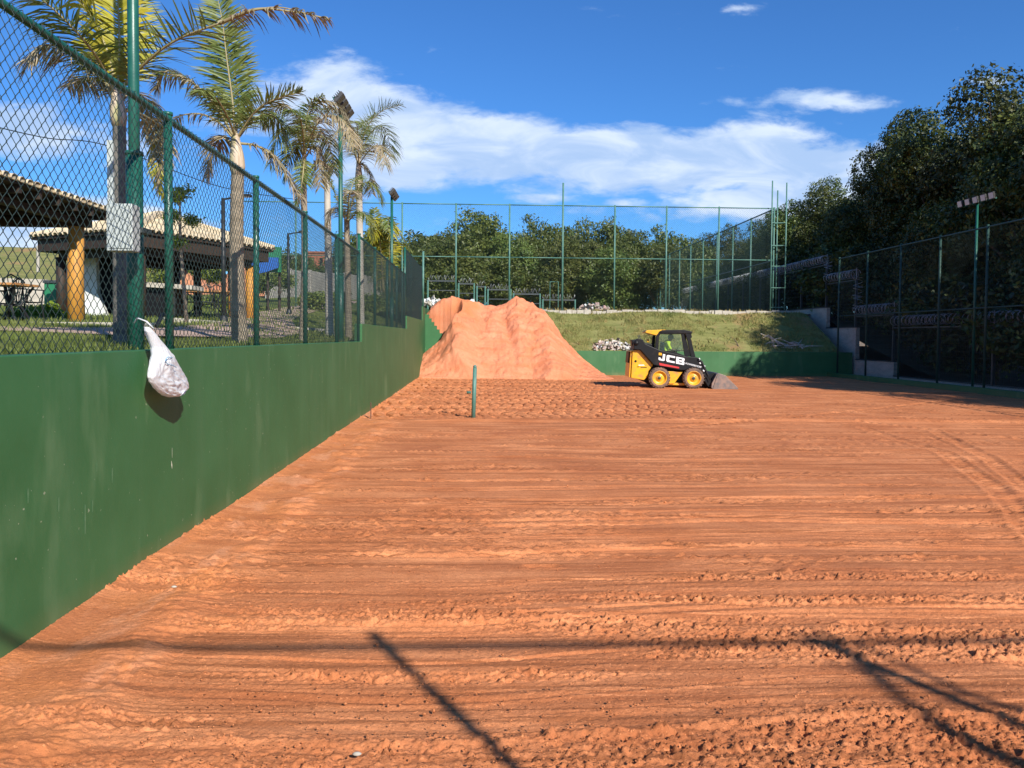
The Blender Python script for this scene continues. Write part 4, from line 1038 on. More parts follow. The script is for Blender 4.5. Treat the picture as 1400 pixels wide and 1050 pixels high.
for i in range(NV):
    cm, L_ = crown_mesh('forest_crown', 3.4, 3.4, 10, 1.6, 36000, .105, 100+i, lobes=20, m=M['leaf'])
    FT.append((cm, trunk_mesh(L_, 10, .2, M['trunk'], 3.2)))
BT = []
for i in range(4):
    cm, L_ = crown_mesh('wood_crown', 4.0, 4.0, 10, .9, 17000, .20, 200+i, lobes=22, m=M['leaf_far'])
    BT.append((cm, trunk_mesh(L_, 10, .2, M['trunk'], 2.5)))
SH = []
for i in range(3):
    cm, L_ = crown_mesh('bush_crown', 2.0, 2.0, 4, .1, 8000, .12, 300+i, lobes=14, m=M['leaf'])
    SH.append((cm, trunk_mesh(L_, 4, .07, M['trunk'], 1.0)))
def tree(kind, x, y, zb, h, wid, label, group, cat='tree', name='forest_tree', rot=None, base=10.):
    cm, tm = kind
    t = thing(name, (x, y, zb), label, cat, group); s = h/base
    t.scale = (s*wid, s*wid, s); t.rotation_euler.z = random.uniform(0, 6.28) if rot is None else rot
    for nm, me in (('crown', cm), ('trunk', tm)):
        o = bpy.data.objects.new(nm, me); COL.objects.link(o); o.parent = t
    return t
GF = 'dark trees of the wood along the right side'
fl = [  # px, top py, Y, width, label
    (1474, 62, 31, 1.0, 'tallest dark tree at the right edge of the picture'),
    (1388, 112, 33.5, 1.05, 'dark tree just left of the tallest one at the right edge'),
    (1300, 124, 36.5, 1.0, 'tree with the sunlit top standing left in the high part of the right wood'),
    (1252, 152, 39.0, .72, 'tree forming the steep left shoulder of the high right wood'),
    (1200, 224, 44, 1.05, 'lower tree right below the steep shoulder of the right wood'),
    (1156, 240, 49, 1.05, 'rounded tree in the sloping middle of the right wood'),
    (1106, 250, 54, .9, 'tree with olive sunlit leaves right of the nearest lattice mast'),
    (1062, 284, 61, .85, 'tree whose top shows behind the nearest lattice mast'),
    (1030, 296, 68, .8, 'tree behind the right end of the end fence'),
    (985, 306, 76, .9, 'tree where the right wood meets the far tree line')]
for i, (px, py, Y, wd, lb) in enumerate(fl):
    q = onY(px, py, Y); zb = float(forest_z(np.array([q.x]), np.array([Y]))[0]); h = (q.z-zb)*1.02
    tree(FT[i % NV], q.x, Y, zb, h, wd*10/max(h, 9)*1.05 if h > 10 else wd, lb, GF)
lab = 'shaded dark green tree filling the wood behind the right-hand fence'
for i, (x, y, h, wd) in enumerate([(20.2, 13.5, 8.6, .9), (23.5, 12.5, 10.5, .9), (20.4, 18.8, 11.6, .9), (24, 18.5, 12, .8), (20.6, 23.8, 12.0, .92), (24.5, 24.5, 12.5, .8), (20.6, 28.2, 10.5, .85),
                                 (20.3, 33.0, 8.4, .8), (21, 38, 8.0, .85), (21.2, 43.0, 7.6, .85), (21.3, 49.5, 6.8, .9), (21.5, 57, 6.8, .9), (26.5, 31, 12.4, .8), (27, 40, 11.5, .8), (27, 50, 9.5, .9), (22, 65, 6.5, .9)]):
    tree(FT[(i*2+1) % NV], x, y, float(forest_z(np.array([x]), np.array([y]))[0]), h, wd*10/h*1.1 if h > 10 else wd*1.15, lab, 'indistinct trees in the shaded right wood')
lab = 'low dark bush in the shade behind the razor wire fence'
for i in range(20):
    y = 13+i*2.6; x = 18.9+random.uniform(-.2, .5)
    tree(SH[i % 3], x, y, float(forest_z(np.array([x]), np.array([y]))[0])-.1, random.uniform(3.2, 4.6), random.uniform(1.0, 1.2), lab, 'bushes behind the razor wire fence', 'bush', 'understorey_bush', base=4.)
# far tree line
GB = 'trees of the far tree line beyond the upper court'
bl = [(512, 322, 72, .95, 'tree at the left end of the far tree line, beside the yellow palm'), (566, 312, 74, .95, 'rounded tree over the stepped grey fence, left of the first post'),
      (606, 306, 77, .85, 'tree left of the tallest crown in the left half of the far tree line'), (650, 293, 74, .95, 'tallest broad crown above the left peak of the sand heap'),
      (700, 322, 72, .8, 'low crown in the dip between the two tallest far trees'), (738, 291, 77, .7, 'steep domed crown left of the tall pole'),
      (790, 312, 75, .85, 'crown just right of the tall pole in the far tree line'), (826, 302, 78, .8, 'crown behind the fence post right of the tall pole'),
      (872, 318, 74, .8, 'low crown above the loader in the far tree line'), (917, 306, 76, .75, 'bright green dome above the loader bucket in the far tree line'), (955, 322, 74, .8, 'crown at the right end of the far tree line')]
for i, (px, py, Y, wd, lb) in enumerate(bl):
    q = onY(px, py, Y); h = (q.z-2.9)*1.02; tree(BT[i % 4], q.x, Y, 2.9, h, wd, lb, GB, name='far_tree')
lab = 'dark green tree low in the far tree line'
for i, x in enumerate([-16, -11, -6, -2, 2.5, 7, 11.5, 15.5, 20]):
    tree(BT[(i+2) % 4], x, 69+(i % 3)*2-2*(i % 2), 2.9, 6.6+(i % 2)*.8, 1.05, lab, 'low trees filling the far tree line', name='far_tree')
for i, x in enumerate([-9, -3.5, 2, 8, 14]):
    tree(BT[(i+1) % 4], x, 83, 2.9, 10, 1.1, 'dark tree standing behind the far tree line', 'trees behind the far tree line', name='far_tree')

# ------------------------------------------------------------------ palms
def catmull(P, n):
    P = [Vector(p) for p in P]; P = [P[0]*2-P[1]]+P+[P[-1]*2-P[-2]]; out = []; m = len(P)-3
    for i in range(n+1):
        t = i/n*m; k = min(int(t), m-1); t -= k; a, b, c, d = P[k:k+4]
        out.append(.5*((2*b)+(c-a)*t+(2*a-5*b+4*c-d)*t*t+(3*b-a-3*c+d)*t*t*t))
    return out
def frond(t, pts, ll, m, droop=.5, n=56, w=.018, start=.12, rib=.014, up0=None, seed=0, bare=1.0, side=(1, 1), twist=0., rag=.18):
    rs = random.Random(seed); R_ = catmull(pts, n); N_ = len(R_)
    rb = MB().tube(R_, [rib*(1.25-1.0*i/(N_-1)) for i in range(N_)], 5)
    fr = rb.build('frond', M['rachis'], t, smooth=True)
    V, F = [], []
    G = Vector((0, 0, -1))
    for i in range(int(start*n), n+1):
        s = i/n
        if s > bare: continue
        T = (R_[min(i+1, n)]-R_[max(i-1, 0)]).normalized(); upv = Vector((0, 0, 1)) if up0 is None else Vector(up0)
        sd = T.cross(upv)
        if sd.length < .15: sd = T.cross(Vector((.3, 1, 0)))
        sd.normalize(); nu = sd.cross(T).normalized()
        for sg, en in ((-1, side[0]), (1, side[1])):
            if not en: continue
            for rep in range(2):
                if rs.random() < rag: continue
                base_ = R_[i]+T*rs.uniform(-.5, .5)*((R_[1]-R_[0]).length)
                L_ = ll*(math.sin(math.pi*min(1, (s*.82+.12)))**.6)*rs.uniform(.72, 1.08)*en
                ang = rs.uniform(.45, .85)-.25*(1-s); d = (sd*sg*math.cos(ang-.1)+T*math.sin(ang)+nu*rs.uniform(-.15, .45+twist)).normalized()
                ws = w*rs.uniform(.7, 1.15); p = base_; k0 = len(V); side_ = T.cross(d).normalized().cross(d).normalized() if rs.random() < .0 else d.cross(nu).normalized()
                side_ = (side_+nu*rs.uniform(-.7, .7)).normalized(); dr = droop*rs.uniform(.6, 1.4)
                for j, (q, wf) in enumerate(((0, .5), (.33, 1), (.68, .8), (1, .06))):
                    pp = p+d*(L_*q)+G*(dr*L_*q*q*.75)
                    V += [pp-side_*(ws*wf*.5), pp+side_*(ws*wf*.5)]
                for j in range(3): F.append((k0+2*j, k0+2*j+1, k0+2*j+3, k0+2*j+2))
    lf = mesh_np('leaflets', np.array([tuple(v) for v in V]), np.array(F)); lf.materials.append(m)
    o = bpy.data.objects.new('leaflets', lf); COL.objects.link(o); o.parent = fr
    return fr
def palm_trunk(t, base, top, r0_, r1_, m, shaft=None, bend=0.0, rings=60):
    base, top = Vector(base), Vector(top); pts = []; rs = []; nn = rings*2
    for i in range(nn+1):
        s = i/nn; p = base.lerp(top, s); p.x += bend*math.sin(s*math.pi); pts.append(p); rs.append((r0_+(r1_-r0_)*s)*(1+.035*(i % 2))*(1+.25*max(0, .06-s)/.06))
    MB().tube(pts, rs, 14).build('trunk', m, t, smooth=True)
    if shaft:
        sh_, r2 = shaft; P = [top+(Vector(sh_)-top)*(q/6) for q in range(7)]
        MB().tube([top-Vector((0, 0, .04))]+P[1:], [r1_*1.02, r1_*1.30, r1_*1.25, r1_*1.1, r1_*.9, r1_*.7, r2], 12).build('crownshaft', M['crownshaft'], t, smooth=True)
def fp(Y, *a): return [onY(x, y, Y+dy) for x, y, dy in a]
# palm 1, nearest
Yp = 7.6; b0 = onY(167, 476, Yp); tp_ = onY(163, 168, Yp); cr1 = onY(158, 118, Yp)
t = thing('palm_tree', b0, 'nearest palm, its shade-darkened trunk right behind the white box', 'palm')
palm_trunk(t, (b0.x, Yp, 1.5), tp_, .078, .056, M['palm_shaded'], (cr1, .03))
F1 = [
 ([(160, 130, 0), (188, 96, -.1), (235, 58, -.3), (300, 32, -.5), (372, 10, -.6), (440, 24, -.6)], .42, 'frond', .15, dict(bare=.55, twist=.5, n=64)),
 ([(300, 32, -.5), (350, 13, -.6), (400, 16, -.6), (448, 25, -.6)], .22, 'frond_d', .75, dict(start=.05, rag=.45, w=.018, n=44)),
 ([(158, 130, 0), (150, 80, .1), (128, 30, .1), (95, -20, 0), (60, -50, 0)], .50, 'frond_y', .45, dict(w=.034, n=56)),
 ([(160, 128, 0), (163, 70, .2), (162, 20, .3), (158, -40, .4)], .42, 'frond_y', .3, dict(w=.03)),
 ([(157, 130, 0), (140, 90, -.2), (110, 50, -.5), (70, 10, -.7), (30, -20, -.9)], .48, 'frond', .5, dict()),
 ([(157, 132, 0), (130, 95, 0), (96, 70, -.2), (60, 62, -.3), (38, 80, -.4)], .36, 'frond_d', .9, dict(rag=.25)),
 ([(158, 135, 0), (142, 116, .2), (118, 108, .4), (92, 118, .5)], .26, 'frond_d', 1.1, dict(rag=.3, w=.018)),
 ([(160, 128, 0), (178, 80, .4), (190, 40, .7), (192, -10, 1.0)], .40, 'frond', .3, dict()),
 ([(162, 134, 0), (185, 128, .6), (205, 150, .9), (212, 190, 1.0)], .26, 'frond_d', .8, dict(rag=.2)),
]
for i, (p, ll, m, dr, kw) in enumerate(F1): frond(t, fp(Yp, *p), ll, M[m], dr, seed=i, **kw)
# hanging dry spray behind it
frond(t, fp(Yp+1.2, (172, 150, -1.0), (200, 160, -.6), (222, 180, 0), (222, 215, 0), (215, 262, 0)), .20, M['frond_d'], .9, seed=90, start=.3, w=.02, rag=.1)
frond(t, fp(Yp+1.2, (172, 150, -1.0), (198, 165, -.6), (212, 190, 0), (216, 235, 0), (222, 272, 0)), .15, M['frond_y'], .9, seed=91, start=.5, w=.02, rag=.2)
# palm 2
Yp = 10.3; b0 = onY(332, 472, Yp); tp_ = onY(325, 236, Yp); cr2 = onY(322, 182, Yp)
t = thing('palm_tree', b0, 'palm with the pale ringed trunk and upright central frond, second along the fence', 'palm')
palm_trunk(t, (b0.x-.03, Yp, 1.5), tp_, .100, .075, M['palmtrunk'], (cr2, .03), bend=-.03)
F2 = [
 ([(321, 190, 0), (318, 140, 0), (310, 80, 0), (304, 30, 0), (298, 0, .1)], .50, 'frond', .25, dict(n=72, w=.022, up0=(0, -1, .1), rag=.05)),
 ([(322, 188, 0), (326, 140, .3), (318, 85, .4), (306, 45, .5)], .42, 'frond', .4, dict(n=60, w=.022, up0=(.4, -1, .1))),
 ([(318, 185, 0), (292, 140, -.1), (255, 108, -.2), (222, 103, -.2), (213, 122, -.2)], .33, 'frond_d', .65, dict(n=56)),
 ([(318, 184, 0), (296, 145, .3), (262, 112, .5), (232, 98, .6), (218, 102, .6)], .33, 'frond', .45, dict(n=52)),
 ([(318, 188, 0), (300, 168, 0), (275, 156, -.1), (248, 158, -.1), (236, 168, 0)], .18, 'frond_d', 1.0, dict(rag=.65, w=.014)),
 ([(316, 196, 0), (306, 186, .2), (296, 196, .3), (288, 218, .3), (284, 240, .3)], .30, 'frond_d', .9, dict(rag=.1)),
 ([(326, 186, 0), (342, 160, -.1), (362, 142, -.2), (388, 132, -.2), (412, 126, -.2)], .36, 'frond', .2, dict(twist=.4)),
 ([(326, 188, 0), (345, 165, .3), (366, 156, .4), (384, 170, .5), (392, 200, .5)], .34, 'frond', .9, dict()),
 ([(328, 196, 0), (352, 200, 0), (376, 216, 0), (396, 246, 0), (408, 268, 0)], .30, 'frond_d', .7, dict(rag=.2)),
 ([(322, 186, 0), (306, 150, -.5), (288, 126, -.8), (272, 124, -1.1)], .30, 'frond', .7, dict()),
]
for i, (p, ll, m, dr, kw) in enumerate(F2): frond(t, fp(Yp, *p), ll, M[m], dr, seed=20+i, **kw)
# palm 3
Yp = 13.8; b0 = onY(413, 468, Yp); tp_ = onY(415, 250, Yp); c3 = onY(416, 205, Yp)
t = thing('palm_tree', b0, 'ragged palm with curling half-dry crown, third along the fence', 'palm')
palm_trunk(t, (b0.x, Yp, 1.5), tp_, .06, .05, M['palmtrunk'], (c3, .03), bend=.03)
F3 = [
 ([(416, 215, 0), (412, 170, 0), (392, 145, 0), (372, 150, 0), (360, 168, 0)], .42, 'frond_d', .7, dict(n=60)),
 ([(416, 215, 0), (420, 165, .2), (436, 140, .2), (462, 145, .2), (478, 172, .2)], .48, 'frond_d', .8, dict(n=60)),
 ([(416, 212, 0), (430, 175, -.2), (450, 158, -.3), (472, 168, -.4), (484, 200, -.5)], .46, 'frond_d', .9, dict(n=60)),
 ([(416, 215, 0), (404, 180, -.2), (388, 176, -.4), (376, 196, -.5), (370, 225, -.5)], .38, 'frond', .9, dict(n=52)),
 ([(416, 212, 0), (414, 180, -.5), (408, 156, -.9), (396, 150, -1.3)], .40, 'frond', .9, dict()),
 ([(416, 214, 0), (424, 190, .5), (440, 180, .8), (452, 205, 1.0), (456, 235, 1.1)], .38, 'frond', .8, dict()),
 ([(416, 216, 0), (406, 200, 0), (396, 215, .1), (390, 245, .1)], .34, 'frond', .7, dict()),
 ([(417, 216, 0), (430, 200, 0), (436, 222, 0), (438, 255, 0)], .34, 'frond_d', .6, dict()),
 ([(416, 214, 0), (417, 175, 0), (424, 145, -.1), (440, 130, -.1)], .36, 'frond', .7, dict()),
 ([(416, 214, 0), (415, 230, -.3), (412, 255, -.4), (405, 285, -.4)], .26, 'frond', .4, dict()),
]
for i, (p, ll, m, dr, kw) in enumerate(F3): frond(t, fp(Yp, *p), ll, M[m], dr, seed=40+i, **kw)
# palm 4, tall with white trunk
Yp = 20.8; b0 = onY(494, 452, Yp); tp_ = onY(491, 262, Yp); c4 = onY(490, 215, Yp)
t = thing('palm_tree', b0, 'tall palm with smooth white trunk beside the second floodlight pole', 'palm')
palm_trunk(t, (b0.x, Yp, 1.6), tp_, .09, .08, M['slab'], (c4, .04))
F4 = [
 ([(490, 225, 0), (496, 190, 0), (508, 165, 0), (526, 150, 0), (548, 144, 0)], .62, 'frond', .35, dict(n=60, twist=.4)),
 ([(490, 225, 0), (502, 190, .5), (518, 172, .8), (530, 185, 1.0), (534, 215, 1.2)], .62, 'frond', .8, dict(n=60)),
 ([(490, 225, 0), (480, 185, 0), (468, 160, 0), (456, 148, 0), (440, 150, 0)], .60, 'frond', .8, dict(n=56)),
 ([(490, 225, 0), (478, 195, -.6), (464, 180, -1.), (452, 195, -1.3), (448, 222, -1.3)], .60, 'frond_d', .8, dict(n=56)),
 ([(490, 225, 0), (490, 195, -.8), (488, 172, -1.4), (482, 165, -2.0)], .55, 'frond', .8, dict()),
 ([(490, 225, 0), (506, 205, -.4), (520, 200, -.6), (526, 225, -.7)], .55, 'frond_d', .8, dict()),
 ([(490, 225, 0), (492, 190, .5), (500, 168, .8), (512, 156, 1.0)], .55, 'frond', .5, dict()),
 ([(490, 228, 0), (496, 225, 0), (506, 240, 0), (508, 265, 0)], .42, 'frond_d', .6, dict()),
]
for i, (p, ll, m, dr, kw) in enumerate(F4): frond(t, fp(Yp, *p), ll, M[m], dr, seed=60+i, **kw)
# palm 5, low crown in front of palm 4
Yp = 18.6; b0 = onY(477, 452, Yp); c5 = onY(474, 300, Yp)
t = thing('palm_tree', b0, 'short palm with low green crown between the second floodlight pole and white trunk', 'palm')
palm_trunk(t, (b0.x, Yp, 1.6), c5, .08, .06, M['palmtrunk'])
F5 = [([(474, 305, 0), (462, 275, 0), (452, 250, 0), (442, 228, 0)], .30, 'frond', .5, dict(w=.022)), ([(474, 305, 0), (484, 270, 0), (498, 250, 0), (514, 255, 0), (522, 275, 0)], .46, 'frond', .8, dict()),
      ([(474, 305, 0), (478, 270, .4), (484, 248, .6), (494, 240, .8)], .44, 'frond', .7, dict()), ([(474, 305, 0), (464, 285, -.3), (452, 290, -.4), (446, 315, -.4)], .36, 'frond_d', .8, dict()),
      ([(474, 305, 0), (490, 290, -.3), (502, 298, -.4), (508, 322, -.4)], .36, 'frond', .8, dict()), ([(474, 305, 0), (476, 280, -.5), (478, 262, -.9), (480, 262, -1.3)], .42, 'frond_d', .8, dict())]
for i, (p, ll, m, dr, kw) in enumerate(F5): frond(t, fp(Yp, *p), ll, M[m], dr, seed=80+i, **kw)
# pale bare trunk left of the second pole
Yp = 19.8; b0 = onY(451, 450, Yp); c6 = onY(447, 240, Yp)
t = thing('palm_tree', b0, 'slim pale palm trunk just left of the second floodlight pole', 'palm')
palm_trunk(t, (b0.x, Yp, 1.6), c6, .10, .07, M['slab'])
frond(t, fp(Yp, (447, 244, 0), (446, 232, 0), (440, 222, 0), (430, 220, 0)), .2, M['frond'], .5, seed=99)
frond(t, fp(Yp, (447, 244, 0), (450, 232, 0), (456, 226, 0), (466, 232, 0)), .2, M['frond'], .5, seed=98)
# yellow palm clump beyond the fence
Yp = 33; 
t = thing('clump_palm', onY(535, 415, Yp), 'yellow-green clumping palm in front of the far trees', 'palm')
rs = random.Random(12)
for i in range(16):
    a = rs.uniform(-1, 1); cx = 528+rs.uniform(-16, 16); L2 = rs.uniform(.6, 1.0)
    tipx = cx+a*62*L2; topy = 300+abs(a)*22+rs.uniform(-6, 16); dy = rs.uniform(-1.2, 1.2)
    frond(t, fp(Yp, (cx, 400, 0), (cx+a*12, 345, dy*.3), (cx+a*34*L2, topy, dy*.8), (tipx, topy+14+abs(a)*16, dy)), .50, M['frond_y' if i % 3 else 'frond'], .7, seed=120+i, n=34, w=.05)
frond(t, fp(Yp, (510, 330, 0), (512, 305, 0), (512, 285, 0)), .5, M['frond'], .3, seed=150, n=30, w=.05)

# ------------------------------------------------------------------ young leafy tree, bushes
def bush(px, py_top, py_base, Y, wpx, label, m, name='bush', cat='bush', n=2600, leaf=.06, trunk=False, seed=0, group=None):
    a = onY(px, py_top, Y); b_ = onY(px, py_base, Y); h = a.z-b_.z; wd = wpx/1100*Y/2
    cm, L_ = crown_mesh('foliage', wd, wd, h, .05*h if not trunk else .0, n, leaf, seed+500, lobes=10, m=m)
    t = thing(name, b_, label, cat, group)
    o = bpy.data.objects.new('foliage', cm); COL.objects.link(o); o.parent = t
    b = MB()
    for q in range(4): b.tube([(0, 0, -.1), (random.uniform(-.3, .3)*wd, random.uniform(-.3, .3)*wd, h*.5), (random.uniform(-.6, .6)*wd, random.uniform(-.6, .6)*wd, h*.8)], [.02, .014, .006], 5)
    mm = b.mesh('stem'); mm.materials.append(M['trunk']); o = bpy.data.objects.new('stem', mm); COL.objects.link(o); o.parent = t
    return t
Ys = 13.0
a = onY(253, 436, Ys)
t = thing('young_tree', a, 'thin young tree with small leafy tuft between the palms', 'tree')
MB().tube(fp(Ys, (255, 440, 0), (252, 400, 0), (248, 350, .05), (246, 310, 0), (246, 268, 0)), [.035, .03, .026, .022, .014], 8).build('trunk', M['palmtrunk'], t, smooth=True)
for i, (px, py, wd, hh) in enumerate(((249, 262, .22, .14), (238, 268, .13, .1), (262, 300, .12, .08), (236, 294, .12, .1), (242, 330, .1, .06))):
    c = onY(px, py, Ys); cm, _ = crown_mesh('foliage', wd, wd, hh*1.6, 0, 420, .035, 600+i, lobes=4, m=M['shrub_y'])
    cm.transform(Matrix.Translation(c-Vector((0, 0, hh)))); link('foliage', cm, None, t)
    MB().tube([onY(246, py+14, Ys), c], [.010, .005], 4).build('branch', M['palmtrunk'], t)
bush(45, 418, 444, 19, 34, 'lime green leafy plant left of the near yellow log post', M['shrub_y'], seed=1)
bush(70, 420, 444, 19.5, 26, 'second lime green plant, closest to the near yellow log post', M['shrub_y'], seed=2)
bush(28, 424, 444, 18.6, 24, 'lime green plant nearest the iron table', M['shrub_y'], seed=3)
for i, (px, pt, pb, Y, wd, lb) in enumerate([(222, 345, 392, 44, 50, 'green shrub seen under the left part of the far gazebo roof'), (285, 352, 392, 45, 46, 'yellow-green shrub seen between the posts of the far gazebo'),
     (360, 366, 400, 46, 44, 'leafy shrub at the right end of the far gazebo'), (385, 362, 398, 47, 26, 'bushy plant in front of the green and blue panels'),
     (432, 400, 426, 38, 40, 'low green shrub in front of the pale wall, left of the third palm'), (462, 402, 428, 36, 36, 'low green shrub right of the third palm trunk'),
     (515, 402, 428, 40, 48, 'low hedge plant by the white palm trunk'), (545, 404, 428, 42, 30, 'last low shrub behind the side fence mesh'),
     (300, 400, 434, 36, 90, 'dark low hedge behind the far gazebo seats')]):
    bush(px, pt, pb, Y, wd, lb, M['shrub'], seed=10+i, leaf=.10, n=3000)

# ------------------------------------------------------------------ gazebos
def barrel(L_, r, th=.012, n=7, taper=.85):
    """half-round tile, convex up, running along +X"""
    v = []
    for (x, rr_) in ((0, r), (L_, r*taper)):
        for q in (0, th):
            for k_ in range(n):
                a = math.pi*k_/(n-1); v.append((x, -math.cos(a)*(rr_-q), math.sin(a)*(rr_-q)*.8))
    f = []
    for k_ in range(n-1):
        f += [(k_, k_+1, 2*n+k_+1, 2*n+k_), (n+k_+1, n+k_, 3*n+k_, 3*n+k_+1), (k_+1, k_, n+k_, n+k_+1), (2*n+k_, 2*n+k_+1, 3*n+k_+1, 3*n+k_)]
    return v, f
# near gazebo: low pitched roof whose near eave runs along Y
ex, ez = -7.50, 4.18
ya, yb = 4.0, 16.9
t = thing('gazebo', (-8.0, 16.4, 1.92), 'near gazebo at the left edge, tiled roof over dark timber', 'gazebo')
b0v, b0f = barrel(.46, .105)
tile_me = bpy.data.meshes.new('roof_tile'); tile_me.from_pydata(b0v, [], b0f); tile_me.materials.append(M['tile'])
rf = MB(); rf.box(-12.6, ex-.02, ya, yb, ez-.05, ez-.01); rfo = rf.build('roof_deck', M['darkwood'], t)
y = ya+.1; i = 0
while y < yb:
    o = bpy.data.objects.new('roof_tile', tile_me); COL.objects.link(o); o.parent = t
    o.location = Vector((ex+.04, y, ez+random.uniform(-.006, .006)))-Vector(t.location); o.rotation_euler = (0, math.radians(-3), math.pi+random.uniform(-.03, .03))
    y += .225
b = MB(); y = ya+.1
while y < yb:
    x = ex-.40
    for q in range(9):
        v, f = barrel(.5, .105); b.add([(x-.4*q-vx, y-vy, ez+.02+vz+.02*q) for vx, vy, vz in v], f)
    y += .225
b.build('roof_tiles', M['tile'], t, kind='stuff')
# pale mortared verge strip
MB().box(ex-.10, ex+.02, ya, yb, ez-.006, ez+.045).build('eave_mortar', M['tile'], t)
for y in np.arange(ya+.3, yb, .62): MB().box(-12.5, ex-.03, y-.035, y+.035, ez-.18, ez-.052).build('rafter', M['darkwood'], t)
for x in (ex-.55, -9.8, -12.3): MB().box(x-.08, x+.08, ya, yb-.53, ez-.30, ez-.184).build('beam', M['darkwood'], t)
for y in (yb-.45, 8.0): MB().box(-12.4, ex-.25, y-.07, y+.07, ez-.36, ez-.182).build('tie_beam', M['darkwood'], t)
q = onZ(106, 447, 1.92)
MB().tube([(-8.05, 16.45, 1.85), (-8.06, 16.45, 2.8), (-8.03, 16.45, 3.83)], [.165, .155, .145], 14).build('post', M['wood'], t, smooth=True)
MB().tube([(-12.0, 16.45, 1.85), (-12.0, 16.45, 3.83)], .15, 12).build('post', M['wood'], t, smooth=True)
MB().tube([(-12.0, 8.0, 1.85), (-12.0, 8.0, 3.83)], .15, 12).build('post', M['wood'], t, smooth=True)
MB().box(-13, -7.45, 14.4, 18.2, 1.70, 1.895).build('gazebo_floor', M['slab'], t, bevel=.01)

# far gazebo, four-sided tiled roof seen on its corner
Nn_ = Vector((-8.65, 20.6, 0)); d1 = Vector((.47, .883, 0)); d2 = Vector((-.883, .47, 0)); ZE = 4.30; ZA = 5.08
L1, L2_ = 5.0, 4.0
t = thing('gazebo', Nn_+Vector((0, 0, 2.2)), 'far gazebo with pyramid roof of cream tiles and yellow log post', 'gazebo')
cor = [Nn_, Nn_+d1*L1, Nn_+d1*L1+d2*L2_, Nn_+d2*L2_]; ap = Nn_+d1*L1/2+d2*L2_/2
cor = [Vector((c.x, c.y, ZE)) for c in cor]; ap = Vector((ap.x, ap.y, ZA))
b = MB()
b.add([*cor, ap, *[c-Vector((0, 0, .06)) for c in cor]], [(0, 1, 4), (1, 2, 4), (2, 3, 4), (3, 0, 4), (8, 7, 6, 5), (0, 5, 6, 1), (1, 6, 7, 2), (2, 7, 8, 3), (3, 8, 5, 0)])
b.build('roof_deck', M['darkwood'], t)
b = MB(); edge = MB()
for k_ in range(4):
    A0, B0 = cor[k_], cor[(k_+1) % 4]; e = (B0-A0); L_ = e.length; e.normalize(); mid = (A0+B0)/2
    upd = (ap-mid); SLn = upd.length; upd.normalize(); nrm = e.cross(upd).normalized()
    if nrm.z < 0: nrm = -nrm
    s = .1
    while s < L_-.05:
        h_ = SLn*(1-abs(s/L_-.5)*2)
        qn = max(1, int(h_/.42)+1)
        for q in range(qn):
            ln = min(.5, h_-q*.42+.08)
            if ln <= .05: continue
            v, f = barrel(ln, .095, n=6); O2 = A0+e*s+upd*(q*.42-.06)+nrm*(.02)
            (edge if q == 0 else b).add([O2+upd*vx+e*vy+nrm*(vz+.01) for vx, vy, vz in v], f)
        s += .2
b.build('roof_tiles', M['tile'], t, kind='stuff'); edge.build('eave_tiles', M['tile'], t, kind='stuff')
b = MB()
for c in cor: b.tube([c+Vector((0, 0, .06)), ap+Vector((0, 0, .1))], .10, 6)
b.build('hip_ridge', M['tile'], t)
for k_ in range(4):
    a, c = cor[k_], cor[(k_+1) % 4]; ce = Vector((ap.x, ap.y, ZE)); a2, c2 = a.lerp(ce, .06), c.lerp(ce, .06)
    MB().bar(a2-Vector((0, 0, .22)), c2-Vector((0, 0, .22)), .10, .30).build('fascia_beam', M['darkwood'], t)
    a2, c2 = a.lerp(ce, .22), c.lerp(ce, .22)
    MB().bar(a2-Vector((0, 0, .45)), c2-Vector((0, 0, .45)), .14, .22).build('beam', M['darkwood'], t)
for k_ in range(4):
    c = cor[k_].lerp(Vector((ap.x, ap.y, ZE)), .22); zb = pz(c.x, c.y)-.1
    MB().tube([(c.x, c.y, zb), (c.x, c.y, ZE-.5)], .13, 12).build('post', M['wood'] if k_ in (1,) else M['darkwood'], t, smooth=True)
q = onY(270, 436, 24.5); MB().tube([(q.x, 24.5, q.z-.1), (q.x, 24.5, ZE-.5)], .11, 10).build('post', M['darkwood'], t, smooth=True)
q = onY(318, 436, 25.2); MB().tube([(q.x, 25.2, q.z-.1), (q.x, 25.2, ZE-.5)], .13, 10).build('post', M['wood'], t, smooth=True)
# kitchen wall and counter beneath it
t = thing('white_wall', onY(130, 430, 23), 'white tapering wall at the left end of the far gazebo', 'wall')
def prismY(l, y0, y1): 
    P_ = [onY(x, y, y0) for x, y in l]; P_ = [(p.x, p.z) for p in P_]
    ar = sum(P_[i][0]*P_[(i+1) % len(P_)][1]-P_[(i+1) % len(P_)][0]*P_[i][1] for i in range(len(P_)))
    if ar < 0: P_ = P_[::-1]
    return MB().prism(P_, y0, y1)
prismY([(112, 440), (112, 332), (130, 332), (133, 400), (148, 438)], 23, 23.2).build('wall_panel', M['white'], t, bevel=.01)
prismY([(133, 438), (133, 332), (196, 332), (196, 438)], 23.5, 23.7).build('interior_shade', M['black'], t)  # black sheet added for the dark shade inside the gazebo
t = thing('white_pillar', onY(86, 438, 24), 'white pillar left of the near yellow log post', 'pillar')
prismY([(78, 436), (78, 364), (97, 364), (97, 436)], 24, 24.4).build('pillar', M['white'], t, bevel=.01)
t = thing('green_door', onY(68, 432, 25), 'green bin beside the white pillar', 'bin')
prismY([(60, 434), (60, 387), (77, 387), (77, 434)], 25, 25.5).build('bin_body', M['green_panel'], t, bevel=.02)
prismY([(58, 387), (58, 383), (78, 383), (78, 387)], 24.95, 25.55).build('lid', M['dark_steel'], t, bevel=.01)
